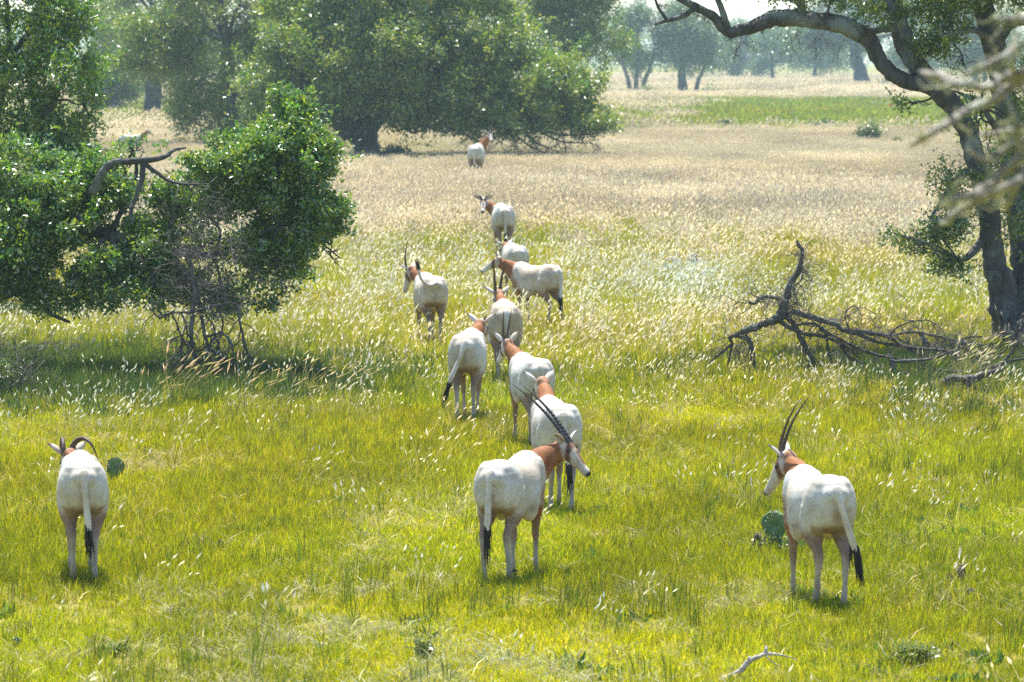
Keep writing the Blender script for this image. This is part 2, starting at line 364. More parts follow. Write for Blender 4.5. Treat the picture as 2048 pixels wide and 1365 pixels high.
def ell(px, py, cx, cy_, rx, ry): return np.exp(-(((px - cx) / rx) ** 2 + ((py - cy_) / ry) ** 2))

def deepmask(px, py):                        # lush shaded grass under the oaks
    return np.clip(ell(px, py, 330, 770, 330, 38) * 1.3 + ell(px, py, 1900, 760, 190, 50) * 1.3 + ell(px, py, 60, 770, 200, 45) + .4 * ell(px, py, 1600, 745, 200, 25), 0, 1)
def seedmask(px, py, x, y):
    n1 = fbm(x / 3, y / 9, 41); s = .10 + .25 * bl(py, 900, 780) + .25 * bl(py, 760, 640)
    s = s + .5 * ell(px, py, 300, 660, 330, 50) + .45 * ell(px, py, 1380, 640, 230, 120) + .3 * ell(px, py, 760, 640, 150, 90) + .35 * ell(px, py, 100, 870, 200, 50) + .2 * ell(px, py, 1000, 760, 300, 70) + .3 * ell(px, py, 1850, 1000, 180, 120) + .25 * ell(px, py, 1750, 900, 300, 60)
    s = s * (.25 + 1.5 * n1) * (1 - .5 * ell(px, py, 1000, 520, 300, 40)); return np.clip(s * (.35 - .19 * bl(py, 800, 950)), 0, 1) * (1 - .8 * deepmask(px, py))
# near meadow: short lime turf and longer blades
x, y, rg = field(31, 66, 74, 1); px, py = colx(x, y), rows(y)
nn_ = fbm(x / 1.3, y / 2.2, 17); keep = rg.uniform(0, 1, len(x)) < .15 + 1.35 * nn_
x, y, px, py = x[keep], y[keep], px[keep], py[keep]; dm = deepmask(px, py)
u = rg.uniform(0, 1, len(x)); kk = u > dm * .9
nn2 = fbm(x / 2.5, y / 4.5, 23) + .25 * ell(px, py, 1000, 950, 1500, 150) - .12 * bl(py, 1150, 1350)
isM = (rg.uniform(0, 1, len(x)) < sm(.42, .66, nn2)) & kk; isS = kk & ~isM
Z0 = lambda k: np.c_[x[k], y[k], np.zeros(k.sum())]
scatter('turf_grass', 'short lime green turf around the nearest antelopes', ['short'], Z0(isS), np.full(isS.sum(), .72), tints(x[isS], y[isS], 3), 1)
scatter('meadow_grass', 'longer green grass blades in the near meadow', ['mid'], Z0(isM), np.full(isM.sum(), .74), tints(x[isM], y[isM], 3), 2)
x, y, rg = field(60, 128, 34, 2); px, py = colx(x, y), rows(y); kk = rg.uniform(0, 1, len(x)) > deepmask(px, py) * .9
scatter('middle_grass', 'yellow green meadow grass in the middle distance', ['mid', 'short'], Z0(kk), np.full(kk.sum(), 1.15), tints(x[kk], y[kk], 4), 3)
x, y, rg = field(31, 75, 3.2, 14); px, py = colx(x, y), rows(y); k = rg.uniform(0, 1, len(x)) < sm(.48, .70, fbm(x / 1.6, y / 2.4, 131)) * .9 + .05
scatter('stalk_grass', 'dark upright grass stalks in tufts through the near turf', ['stalk'], Z0(k), np.full(k.sum(), .9), tints(x[k], y[k], 18), 15)
# dry thatch patches
x, y, rg = field(31, 128, 15, 5); px, py = colx(x, y), rows(y)
w = sm(.47, .66, fbm(x / 1.5, y / 2.6, 77)) * 1.0 + .35 * bl(py, 1230, 1350) + .06 + .35 * ell(px, py, 1850, 1150, 230, 60) + .3 * ell(px, py, 1300, 1280, 300, 50) + .25 * ell(px, py, 1350, 540, 500, 30) + .3 * ell(px, py, 150, 960, 300, 40) - .3 * deepmask(px, py)
k = rg.uniform(0, 1, len(x)) < w * .75
scatter('dry_grass', 'dry straw coloured grass lying in patches', ['thatch'], Z0(k), np.full(k.sum(), 1.0) * np.where(y[k] > 60, 1.25, .95), tints(x[k], y[k], 6, .15), 4)
# seed heads
x, y, rg = field(31, 66, 9, 6); px, py = colx(x, y), rows(y); k = rg.uniform(0, 1, len(x)) < seedmask(px, py, x, y)
x2, y2, rg2 = field(66, 128, 11, 7); px2, py2 = colx(x2, y2), rows(y2); k2 = rg2.uniform(0, 1, len(x2)) < seedmask(px2, py2, x2, y2) * .8
xs, ys = np.r_[x[k], x2[k2]], np.r_[y[k], y2[k2]]
scatter('seed_grass', 'pale seed heads nodding above the green meadow', ['seedy'], np.c_[xs, ys, np.zeros(len(xs))], np.where(ys > 66, 1.3, 1.0), tints(xs, ys, 8, .12), 5, rotmax=1.7)
# lush shaded grass and its plumes
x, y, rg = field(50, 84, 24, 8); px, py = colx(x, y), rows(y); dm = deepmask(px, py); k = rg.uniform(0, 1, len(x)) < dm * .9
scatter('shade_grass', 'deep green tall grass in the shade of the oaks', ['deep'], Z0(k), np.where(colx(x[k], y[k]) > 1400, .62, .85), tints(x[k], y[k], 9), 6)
x, y, rg = field(50, 84, 7, 9); px, py = colx(x, y), rows(y); k = rg.uniform(0, 1, len(x)) < np.clip(ell(px, py, 300, 815, 380, 20) + ell(px, py, 1930, 800, 150, 40), 0, 1) * .16
scatter('plume_grass', 'pinkish feathery grass plumes along the edge of the shade', ['plume'], Z0(k), np.full(k.sum(), .9), tints(x[k], y[k], 10, .1), 7, rotmax=.5)
# pale seeding field
x, y, rg = field(90, 290, 5.2, 10, pad=4); px, py = colx(x, y), rows(y)
e = fbm(x / 9, y / 30, 61) - .5
pz = bl(py + 110 * e, 560, 395) * bl(py + 20 * e, 258, 275) * (.2 + 1.55 * fbm(x / 6, y / 22, 63)) * (1 - .55 * ell(px, py, 1250, 470, 420, 38)) * (1 - .6 * ell(px, py, 850, 300, 180, 30))
k = rg.uniform(0, 1, len(x)) < pz
scatter('pale_field_grass', 'tall pale seeding grass across the middle of the meadow', ['fieldseed'], Z0(k), np.where(y[k] > 165, .58, .85), ptint(x[k], y[k], 12), 8, rotmax=1.6)
k = (~k) & (y > 108) & (rg.uniform(0, 1, len(x)) < .8)
scatter('field_grass', 'olive green grass between the pale seeding stands', ['fieldgreen'], Z0(k), np.full(k.sum(), 1.0), tints(x[k], y[k], 13, .2), 9)
# far meadow
x, y, rg = field(270, 1000, .42, 11, pad=8); px, py = colx(x, y), rows(y); e = fbm(x / 20, y / 60, 67) - .5
gz = bl(py + 22 * e, 196, 206) * bl(py + 25 * e, 274, 262); gz = gz * (.8 + .3 * bl(px, 1250, 1500)) * (.72 + .7 * fbm(x / 14, y / 30, 91))
ontrack = (py > 185.5) & (py < 195) & (px < 1600)
isg = (rg.uniform(0, 1, len(x)) < gz) & ~ontrack; isp = ~isg & ~ontrack
scatter('far_pale_grass', 'pale grass of the far meadow towards the trees', ['farpale'], Z0(isp), np.full(isp.sum(), 1.0), ptint(x[isp], y[isp], 14), 10, rotmax=.8)
scatter('far_green_grass', 'green band of grass beyond the pale field', ['fargreen'], Z0(isg), np.full(isg.sum(), 1.0), tints(x[isg], y[isg], 15, .25), 11)
# broad-leaved weeds in the near turf
x, y, rg = field(32, 50, 3.0, 12); px, py = colx(x, y), rows(y)
k = rg.uniform(0, 1, len(x)) < sm(.58, .75, fbm(x / .9, y / 1.4, 99)) + .9 * ell(px, py, 1830, 1320, 110, 25) + .7 * ell(px, py, 1520, 1100, 30, 14)
scatter('weeds', 'small broad leaved green weeds in the turf', ['weed'], Z0(k), np.full(k.sum(), 1.3), tints(x[k], y[k], 16, .2), 12, cat='weeds')

# ------------------------------------------------------------------ trees
def LP(D, pts):                               # (px, py, radius px[, depth offset m]) -> (x, y, z, r)
    out = []
    for p in pts:
        off = p[3] if len(p) > 3 else 0.0
        q = at(p[0], p[1], D + off); out.append((*q, p[2] * D / FPX))
    return np.array(out)
def limb(mb, P, n=10, wig=0.25, rng=None, knots=0.06, per=6):
    Q = spline(P, per); rng = rng or np.random.default_rng(0)
    m = len(Q); w = np.cumsum(rng.normal(0, 1, (m, 3)), 0); w -= np.linspace(0, 1, m)[:, None] * w[-1]
    Q[:, :3] += w * Q[:, 3:4] * wig * .35
    add_tube(mb, Q[:, :3], np.maximum(Q[:, 3], .003), n, knots=knots, rng=rng)
    return Q
def twigs(mb, p, d, L, r, depth, rng, n=4, spread=.6, droop=0.0, kids=3, ends=None, seg=4, crook=.28):
    """recursive crooked twigs"""
    pts = [np.array(p, float)]; d = unit(d)
    for i in range(seg):
        d = unit(d + rng.normal(0, crook, 3) + np.array([0, 0, -droop])); pts.append(pts[-1] + d * L / seg)
    pts = np.array(pts); add_tube(mb, pts, np.linspace(r, r * .45, seg + 1), n, cap=False)
    if ends is not None: ends.append((pts[-1], d))
    if depth > 0:
        for k in range(kids):
            i = rng.integers(1, seg + 1); dd = unit(unit(pts[i] - pts[i - 1]) + rng.normal(0, spread, 3))
            twigs(mb, pts[i], dd, L * rng.uniform(.5, .85), r * .55, depth - 1, rng, n=max(3, n - 1), spread=spread, droop=droop, kids=kids, ends=ends, seg=seg, crook=crook)

OAK = np.array([(.105, .215, .012), (.145, .255, .012), (.065, .170, .028), (.20, .275, .012), (.045, .135, .036), (.27, .285, .014)])
def leaves(mb, C, D, per, spread, Ls, Wd, rng, cols=OAK, upb=.35, shade=None):
    """per leaves around every twig point C with growing direction D"""
    n = len(C); c = np.repeat(C, per, 0); d0 = np.repeat(D, per, 0); m = len(c)
    t = rng.uniform(-1, 1, (m, 1)); c = c + d0 * t * spread + rng.normal(0, spread * .45, (m, 3))
    a = d0 * .6 + rng.normal(0, .8, (m, 3)); a /= np.linalg.norm(a, axis=1)[:, None]
    nr = rng.normal(0, 1, (m, 3)) + np.array([0, 0, upb * 2]); s = np.cross(a, nr); s /= np.linalg.norm(s, axis=1)[:, None] + 1e-9; nm = np.cross(s, a)
    L = Ls * rng.uniform(.6, 1.25, (m, 1)); w = Wd * rng.uniform(.7, 1.25, (m, 1)) * .5
    cupl = nm * L * rng.uniform(-.02, .14, (m, 1))
    V = np.stack([c, c + a * L * .45 + s * w + cupl, c + a * L, c + a * L * .45 - s * w + cupl], 1).reshape(-1, 3); k = np.arange(m) * 4
    cl = np.repeat(cols[rng.integers(0, len(cols), n)], per, 0) * .5 + cols[rng.integers(0, len(cols), m)] * .5
    cl = cl * rng.uniform(.75, 1.3, (m, 1))
    mb.add(V, np.vstack([np.stack([k, k + 1, k + 2], -1), np.stack([k, k + 2, k + 3], -1)]), np.repeat(cl, 4, 0))
def n3(P, f, seed):
    r = np.random.default_rng(seed); s = 0
    for i in range(6):
        k = r.normal(0, f, 3); s = s + np.sin(P @ k + r.uniform(0, 6.28))
    return s / 6
def lobe_points(lobes, n, rng, shell=.3, gap=.0, gf=2.0, seed=1, sub=.30, fine=1.0):
    """twig points gathered in uneven leafy clumps through ellipsoid lobes, with stray sprigs; lobes: (x,y,z,rx,ry,rz[,weight])"""
    C, R, U, Wt = [], [], [], []
    for l in lobes:
        r3 = np.array(l[3:6]); ns = int(30 * fine) + 8; u = rng.normal(0, 1, (ns, 3)); u /= np.linalg.norm(u, axis=1)[:, None]
        rr = (shell + (1 - shell) * rng.uniform(0, 1, ns) ** .55) * rng.uniform(.8, 1.12, ns); C.append(np.array(l[:3]) + u * r3 * rr[:, None]); U.append(u)
        m = r3.prod() ** (1 / 3); s_ = m * sub * rng.uniform(.55, 1.35, ns); R.append(np.stack([s_ * (r3[0] / m) ** .5, s_ * (r3[1] / m) ** .5, s_ * .72 * (r3[2] / m) ** .5], -1))
        Wt.append(s_ ** 2 * (l[6] if len(l) > 6 else 1.0))
    C, R, U, Wt = np.concatenate(C), np.concatenate(R), np.concatenate(U), np.concatenate(Wt)
    i = rng.choice(len(C), n, p=Wt / Wt.sum()); v = rng.normal(0, 1, (n, 3)); v /= np.linalg.norm(v, axis=1)[:, None]; q = rng.uniform(0, 1, n) ** .5
    P = C[i] + v * R[i] * q[:, None] * 1.1
    sp = rng.uniform(0, 1, n) < .07; tt = rng.uniform(.6, 1.9, n)                       # sprigs shooting out of the clump
    dirs = U + rng.normal(0, .35, U.shape) + np.array([0, 0, .25]); P[sp] = (C[i] + dirs[i] * R[i].mean(1)[:, None] * tt[:, None])[sp] + rng.normal(0, .02, (sp.sum(), 3))
    D = U[i] * .6 + v * .6 + np.array([0, 0, .3]); D[sp] = dirs[i][sp]; D /= np.linalg.norm(D, axis=1)[:, None]
    k = n3(P, gf, seed + 3) > gap - .35 if gap else np.ones(n, bool)
    return P[k], D[k]
def LB(D, L):                                 # lobes from pixels: (px, py, rx px, ry px, depth m offset, depth radius m[, weight])
    out = []
    for l in L:
        c = at(l[0], l[1], D + l[4]); s = (D + l[4]) / FPX; out.append((c[0], c[1], c[2], l[2] * s, l[5], l[3] * s, l[6] if len(l) > 6 else 1.0))
    return out

# ------------------------------------------------------------------ oryx
WHITE = np.array([0.60, 0.585, 0.545]); GREYW = np.array([0.58, 0.55, 0.50]); RUST = np.array([0.30, 0.125, 0.05]); DRUST = np.array([0.22, 0.095, 0.05])
TAN = np.array([0.30, 0.205, 0.145]); LEGW = np.array([0.50, 0.47, 0.43]); DARK = np.array([0.035, 0.028, 0.026])
def loft(rings, n=28):                       # rings: list of (centre, side axis, up axis, half width, half height up, half height down, exponent)
    A = np.linspace(0, 2 * np.pi, n, endpoint=False); V = []
    for c, s, u, w, hu, hd, e in rings:
        ca, sa = np.cos(A), np.sin(A)
        x = np.sign(ca) * np.abs(ca) ** e * w; z = np.where(sa > 0, hu, hd) * np.sign(sa) * np.abs(sa) ** e
        V.append(np.asarray(c) + np.outer(x, s) + np.outer(z, u))
    m = len(rings); V = np.array(V); idx = np.arange(m * n).reshape(m, n); nx = np.roll(idx, -1, 1)
    F = np.stack([idx[:-1], nx[:-1], nx[1:], idx[1:]], -1).reshape(-1, 4)
    P = np.vstack([V.reshape(-1, 3), V[0].mean(0), V[-1].mean(0)])
    T = np.vstack([np.stack([nx[0], idx[0], np.full(n, m * n)], -1), np.stack([idx[-1], nx[-1], np.full(n, m * n + 1)], -1)])
    return P, F, T

def oryx(label, px, py, heading, scale=1.0, head=(0.0, -40.0), poll=(0.86, 0.0, 1.40), horn=None, feet=(0, 0, 0, 0), tail=(0.0, 0.0, 0),
         voxel=0.013, ears=(1, 1), coat=None, earup=0.35, splay=0.0, group='scimitar-horned antelopes crossing the meadow', belly=0.0):
    """heading: degrees in the ground plane (90 = away from camera). head=(yaw, pitch) relative to the body; poll = back of the skull in body space;
    horn=(length, start angle, curl, spread, [base radius, which]); feet = forward shift of LF, RF, LH, RH; tail=(sideways, lift, raised)."""
    white = WHITE if coat is None else np.array(coat)
    loc = G(px, py)
    loc = loc + np.array([math.cos(math.radians(heading)), math.sin(math.radians(heading)), 0]) * .44 * scale      # (px, py) is where the hind feet stand
    root = empty('oryx', loc, math.radians(heading), scale); tag(root, label, 'antelope', group)
    S = MB()
    X, Y, Z = np.eye(3)
    SX = 0.77; SY = 0.88
    # torso
    tr = np.array([  # x, top, bottom, half width
        (-0.765, 1.00, 0.88, 0.055), (-0.735, 1.080, 0.79, 0.135), (-0.68, 1.135, 0.72, 0.195), (-0.59, 1.168, 0.675, 0.233), (-0.46, 1.180, 0.655, 0.250),
        (-0.29, 1.160, 0.655, 0.226), (-0.12, 1.142, 0.610, 0.250), (0.06, 1.140, 0.585, 0.266), (0.20, 1.152, 0.580, 0.256), (0.34, 1.190, 0.590, 0.218),
        (0.48, 1.205, 0.615, 0.190), (0.58, 1.160, 0.66, 0.150), (0.66, 1.08, 0.73, 0.10)])
    tr[:, 0] *= SX; tr[:, 3] *= SY; tr = spline(tr, 4)
    def hide(V):                             # coat colour of trunk, shoulder and haunch
        c = np.tile(white, (len(V), 1)); x, z = V[:, 0] / SX, V[:, 2]
        fr = sm(0.47, 0.54, x + 0.30 * np.clip(0.98 - z, -0.2, 0.45)) * sm(1.16, 1.10, z)
        lo = sm(0.72, 0.66, z) * sm(0.20, 0.28, x)
        c = lerp(c, RUST, np.maximum(fr, lo))
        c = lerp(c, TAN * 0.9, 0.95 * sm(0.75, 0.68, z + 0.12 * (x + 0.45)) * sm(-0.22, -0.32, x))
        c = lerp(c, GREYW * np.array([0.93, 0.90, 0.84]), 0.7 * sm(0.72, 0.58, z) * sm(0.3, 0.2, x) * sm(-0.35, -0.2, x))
        c = lerp(c, np.array([.40, .33, .27]), .75 * np.exp(-(V[:, 1] / .035) ** 2) * sm(-.66, -.74, x) * sm(.72, .80, z) * sm(1.02, .96, z))      # bare skin under the tail, the cleft's shade painted into its colour
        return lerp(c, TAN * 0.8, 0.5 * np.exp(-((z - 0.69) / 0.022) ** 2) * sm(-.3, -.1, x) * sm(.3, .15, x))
    rings = []
    for x, t, b, w in tr:
        bl = belly * math.exp(-((x + 0.0) / 0.35) ** 2)
        zc = b + (t - b) * 0.52
        rings.append(((x, 0, zc), Y, Z, w + bl, t - zc, zc - b + bl, 0.93))
    V, F, T = loft(rings)
    c = hide(V)
    S.add(V, F, c); S.f.append(T.astype(np.int64) + S.n - len(V))
    # haunches and shoulders as flattened muscle masses
    def mass(cx, cy, cz, rx, ry, rz, tilt, col):
        A = np.linspace(-np.pi / 2 * 0.98, np.pi / 2 * 0.98, 12); ax = unit((math.sin(tilt), 0, math.cos(tilt))); fx = unit((math.cos(tilt), 0, -math.sin(tilt)))
        r = [(np.array([cx, cy, cz]) + ax * rz * math.sin(a), fx, Y, rx * math.cos(a), ry * math.cos(a), ry * math.cos(a), 1.0) for a in A]
        V, F, T = loft(r, 18); b0 = S.n
        S.add(V, F, col(V)); S.f.append(T.astype(np.int64) + b0)
    for sd in (1, -1):
        mass(-0.49 * SX, 0.125 * sd * SY, 0.895, 0.190, 0.13, 0.265, -0.12, hide)
        mass(0.40 * SX, 0.135 * sd * SY, 0.885, 0.115, 0.09, 0.275, 0.22, hide)
        mass(0.05, 0.16 * sd * SY, 0.80, 0.26, 0.098, 0.19, 1.45, hide)
        mass(-0.52 * SX, 0.10 * sd, 1.075, 0.13, 0.09, 0.09, 0.0, hide)        # hip bones
        mass(-0.70 * SX, 0.065 * sd, 1.0, 0.07, 0.065, 0.09, 0.0, hide)
    # legs
    hoofs = []
    def leg(pts, sd, dx, front):
        P = np.array(pts, float); top, bot = P[0, 2], 0.0
        sh = sm(top, 0.0, P[:, 2]) * dx
        if front: sh = sh + (0.25 * abs(dx) * np.exp(-((P[:, 2] - 0.38) / 0.12) ** 2) if dx < 0 else 0)
        P[:, 0] = P[:, 0] * SX + sh; P[:, 1] *= sd * .92
        P[:, 3] *= np.where(P[:, 2] < .6, .92, 1.0); Q = spline(P, 5)
        V, F, T = tube(Q[:, :3], Q[:, 3], 16)
        z = V[:, 2]
        if front:
            c = lerp(np.tile(RUST * 1.15, (len(V), 1)), TAN * 1.05, sm(0.62, 0.48, z)); c = lerp(c, LEGW, 0.75 * sm(0.40, 0.2, z))
        else:
            c = lerp(np.tile(white, (len(V), 1)), TAN, sm(0.72, 0.62, z)); c = lerp(c, LEGW, 0.8 * sm(0.50, 0.38, z))
        c = lerp(c, DARK * 2, sm(0.075, 0.04, z))
        b0 = S.n; S.add(V, F, c); S.f.append(T.astype(np.int64) + b0)
        hoofs.append((P[-1, 0], P[-1, 1]))
    fl = [(0.42, 0.115, 0.86, 0.09), (0.36, 0.135, 0.70, 0.082), (0.37, 0.125, 0.56, 0.056), (0.385, 0.115, 0.44, 0.040), (0.392, 0.112, 0.385, 0.041), (0.385, 0.11, 0.33, 0.031),
          (0.38, 0.106, 0.20, 0.0255), (0.382, 0.104, 0.115, 0.032), (0.405, 0.104, 0.06, 0.028), (0.43, 0.104, 0.02, 0.030)]
    hl = [(-0.44, 0.12, 0.88, 0.14), (-0.40, 0.145, 0.74, 0.115), (-0.46, 0.138, 0.62, 0.083), (-0.56, 0.125, 0.53, 0.055), (-0.635, 0.118, 0.47, 0.046), (-0.645, 0.115, 0.42, 0.041),
          (-0.628, 0.112, 0.30, 0.031), (-0.605, 0.110, 0.17, 0.029), (-0.595, 0.109, 0.115, 0.034), (-0.575, 0.109, 0.06, 0.029), (-0.55, 0.109, 0.02, 0.031)]
    leg(fl, 1, feet[0], True); leg(fl, -1, feet[1], True); leg(hl, 1, feet[2], False); leg(hl, -1, feet[3], False)
    # neck
    yaw, pit = math.radians(head[0]), math.radians(head[1])
    h = np.array([math.cos(pit) * math.cos(yaw), math.cos(pit) * math.sin(yaw), math.sin(pit)])
    sl = unit(np.cross(Z, h)); hu = np.cross(h, sl)
    O = np.array(poll, float)
    O[0] -= 0.10; N0 = np.array([0.36 * SX, 0, 0.93]); d = O - N0
    c1 = N0 + np.array([0.24, d[1] * 0.12, 0.10]); c2 = O - 0.20 * unit(0.55 * d / np.linalg.norm(d) + 0.35 * h + 0.25 * Z) - hu * 0.02
    E = O + h * 0.07 - hu * 0.035
    rings = []; tt = np.linspace(0, 1, 18); pts = [((1 - t) ** 3) * N0 + 3 * (1 - t) ** 2 * t * c1 + 3 * (1 - t) * t * t * c2 + t ** 3 * E for t in tt]; pts = np.array(pts)
    TG = np.gradient(pts, axis=0)
    for t, p, g in zip(tt, pts, TG):
        g = unit(g); s0 = np.cross(Z, g); s0 = unit(s0 * (1 - t) + unit(sl) * t * 0.6 + 1e-6); s0 = unit(s0 - g * (s0 @ g)); u0 = np.cross(g, s0)
        w = np.interp(t, [0, .25, .5, .75, 1], [.155, .135, .100, .082, .066]); hh = np.interp(t, [0, .25, .5, .75, 1], [.25, .205, .148, .112, .080])
        rings.append((p, s0, u0, w, hh * 0.95, hh * 1.05, 1.0))
    V, F, T = loft(rings, 26)
    tv = np.concatenate([np.repeat(tt, 26), [0, 1]])
    c = lerp(np.tile(white, (len(V), 1)), RUST, sm(0.24, 0.36, tv + 0.10 * (np.concatenate([np.repeat(pts[:, 2], 26), [0.9, 1.3]]) - V[:, 2])))
    b0 = S.n; S.add(V, F, c); S.f.append(T.astype(np.int64) + b0)
    # head
    hr = np.array([(-0.055, .045, .050, .050, -.02), (-0.02, .066, .072, .085, -.015), (0.04, .074, .078, .105, -.01), (0.10, .073, .074, .105, -.008), (0.155, .066, .066, .092, -.008),
                   (0.22, .053, .054, .074, -.010), (0.29, .043, .046, .058, -.014), (0.345, .040, .043, .050, -.018), (0.385, .041, .040, .046, -.020), (0.418, .035, .030, .036, -.022), (0.432, .018, .015, .018, -.022)])
    hr = spline(hr, 5)
    rings = [(O + h * a + hu * e, sl, hu, w, u, dn, 0.95) for a, w, u, dn, e in hr]
    V, F, T = loft(rings, 40)
    L = V - O; a = L @ h; y = L @ sl; z = L @ hu
    c = np.tile(np.array([0.68, 0.655, 0.62]), (len(V), 1))
    wd = np.interp(a, hr[:, 0], hr[:, 1]); ay = np.abs(y) / np.maximum(wd, 1e-3)
    c = lerp(c, DRUST * .8, sm(0.46, 0.32, np.abs(y) / 0.055) * sm(0.13, 0.17, a) * sm(0.35, 0.31, a) * sm(-.005, 0.015, z))     # blaze down the nose
    c = lerp(c, DRUST * 0.8, sm(0.044, 0.028, np.abs(a - 0.13 - 0.7 * (-z))) * sm(0.40, 0.55, ay) * sm(-0.11, -0.075, z))   # eye stripe
    c = lerp(c, RUST, sm(0.05, 0.0, a) * sm(0.05, 0.0, z + 0.3 * a) * 0.9)                                                     # cheek joins the neck
    c = lerp(c, DRUST, sm(0.06, 0.04, np.abs(a - 0.085)) * sm(0.7, 0.4, ay) * sm(0.02, 0.04, z) * 0.9)                        # patch under the horns
    c = lerp(c, DARK, sm(0.395, 0.408, a) * sm(-0.045, -0.03, z))                                                             # nose
    c = lerp(c, DARK * 1.5, sm(0.006, 0.003, np.abs(z + 0.046)) * sm(0.35, 0.37, a) * 0.8)
    b0 = S.n; S.add(V, F, c); S.f.append(T.astype(np.int64) + b0)
    # tail
    sx, lf, raised = tail
    if raised: tp = [(-0.735, 0, 1.07, .034), (-0.82, 0.02, 1.06, .030), (-0.87, 0.13, 1.03, .027), (-0.86, 0.25, 1.12, .024), (-0.85, 0.30, 1.26, .021), (-0.84, 0.315, 1.36, .015)]
    else: tp = [(-0.735, 0, 1.085, .036), (-0.79, 0.0, 1.03, .031), (-0.812 - lf * .2, sx * .15, 0.93, .026), (-0.805 - lf * .5, sx * .45, 0.78, .028), (-0.795 - lf, sx * .8, 0.62, .031), (-0.79 - lf, sx, 0.52, .024)]
    tp = np.array(tp); tp[:, 0] *= SX; tp[:, 3] *= 1.12
    Q = spline(tp, 5); V, F, T = tube(Q[:, :3], Q[:, 3], 12)
    b0 = S.n; S.add(V, F, lerp(np.tile(np.array([.68, .66, .62]), (len(V), 1)), GREYW, 0.3)); S.f.append(T.astype(np.int64) + b0)
    # one continuous skin: voxel remesh of all masses, smoothed, colours carried over from the nearest source point
    src = S.mesh('source', None); so = bpy.data.objects.new('source', src); COL.objects.link(so)
    md = so.modifiers.new('r', 'REMESH'); md.mode = 'VOXEL'; md.voxel_size = voxel
    ms = so.modifiers.new('s', 'SMOOTH'); ms.factor = 0.5; ms.iterations = 5
    dg = bpy.context.evaluated_depsgraph_get(); me = bpy.data.meshes.new_from_object(so.evaluated_get(dg), depsgraph=dg)
    bpy.data.objects.remove(so); bpy.data.meshes.remove(src)
    nv = len(me.vertices); co = np.zeros(nv * 3, np.float32); me.vertices.foreach_get('co', co); co = co.reshape(-1, 3)
    SV = np.concatenate(S.v); SCc = np.concatenate(S.c); kd = kdtree.KDTree(len(SV))
    for i, p in enumerate(SV): kd.insert(p, i)
    kd.balance()
    near = np.array([[j for _, j, _ in kd.find_n(p, 2)] for p in co]); c = SCc[near].mean(1)
    ne = len(me.edges); ed = np.zeros(ne * 2, np.int32); me.edges.foreach_get('vertices', ed); ed = ed.reshape(-1, 2)
    for _ in range(1):
        acc = c.copy(); cnt = np.ones(nv); np.add.at(acc, ed[:, 0], c[ed[:, 1]]); np.add.at(acc, ed[:, 1], c[ed[:, 0]]); np.add.at(cnt, ed[:, 0], 1); np.add.at(cnt, ed[:, 1], 1); c = acc / cnt[:, None]
    # soft dirt on the flanks
    B = MB()
    nf = len(me.polygons); lv = np.zeros(nf * 4, np.int32); me.loops.foreach_get('vertex_index', lv); B.add(co, lv.reshape(-1, 4), c)
    bpy.data.meshes.remove(me)
    # ears, rooted inside the skull
    for k, sd in enumerate((1, -1)):
        if not ears[k]: continue
        e0 = O + h * 0.015 + sl * 0.055 * sd + hu * 0.035
        ed_ = unit(sl * sd * 0.9 + hu * earup - h * 0.35); wv = unit(np.cross(ed_, h)); nrm = unit(np.cross(wv, ed_))
        if nrm @ (h + hu * 0.3 + sl * sd * 0.2) < 0: nrm = -nrm
        ts = np.linspace(0, 1, 9); prof = np.interp(ts, [0, .15, .35, .6, .85, 1], [.018, .030, .041, .036, .018, .003])
        Vv = []; Cc = []
        for t, w in zip(ts, prof):
            ctr = e0 + ed_ * 0.185 * t - nrm * 0.012 * math.sin(t * 3.1)
            for j in range(7):
                q = (j - 3) / 3.0
                Vv.append(ctr + wv * w * q + nrm * 0.022 * q * q * (1 - 0.5 * t)); Cc.append(np.array([.36, .29, .25]) if abs(q) < 0.5 and t > .1 else np.array([.58, .54, .49]))
        Vi = np.array(Vv); Vo = Vi - nrm * 0.007; Cc = np.array(Cc); nI = len(Vi)
        g = np.arange(nI).reshape(9, 7); f1 = np.stack([g[:-1, :-1], g[:-1, 1:], g[1:, 1:], g[1:, :-1]], -1).reshape(-1, 4)
        rim = np.concatenate([g[:, 0], g[-1, 1:], g[::-1, -1][1:], g[0, ::-1][1:-1]]); rn = np.roll(rim, -1)
        co_ = np.tile(np.array([.64, .60, .55]), (nI, 1)); co_[-14:] = (.3, .22, .17)
        B.add(np.vstack([Vi, Vo]), np.vstack([f1, f1[:, ::-1] + nI, np.stack([rim, rn, rn + nI, rim + nI], -1)]), np.vstack([Cc, co_]))
    B.build('body', M['coat'], root)
    # eyes
    for sd in (1, -1):
        e = MB(); ctr = O + h * 0.125 + sl * sd * 0.0635 + hu * 0.018
        A = np.linspace(-np.pi / 2 * .95, np.pi / 2 * .95, 6); V, F, T = loft([(ctr + hu * 0.017 * math.sin(q), h, sl, .021 * math.cos(q), .013 * math.cos(q), .013 * math.cos(q), 1.0) for q in A], 10)
        e.add(V, F); e.f.append(T.astype(np.int64)); e.build('eye', M['eye'], root)
    # hooves
    for x, y in hoofs:
        e = MB(); V, F, T = loft([((x + .012, y, 0.002), X, Y, .052, .036, .036, .9), ((x + .004, y, 0.03), X, Y, .043, .034, .034, .9), ((x - .008, y, 0.055), X, Y, .034, .031, .031, 1)], 12)
        e.add(V, F); e.f.append(T.astype(np.int64)); e.build('hoof', M['hoof'], root)
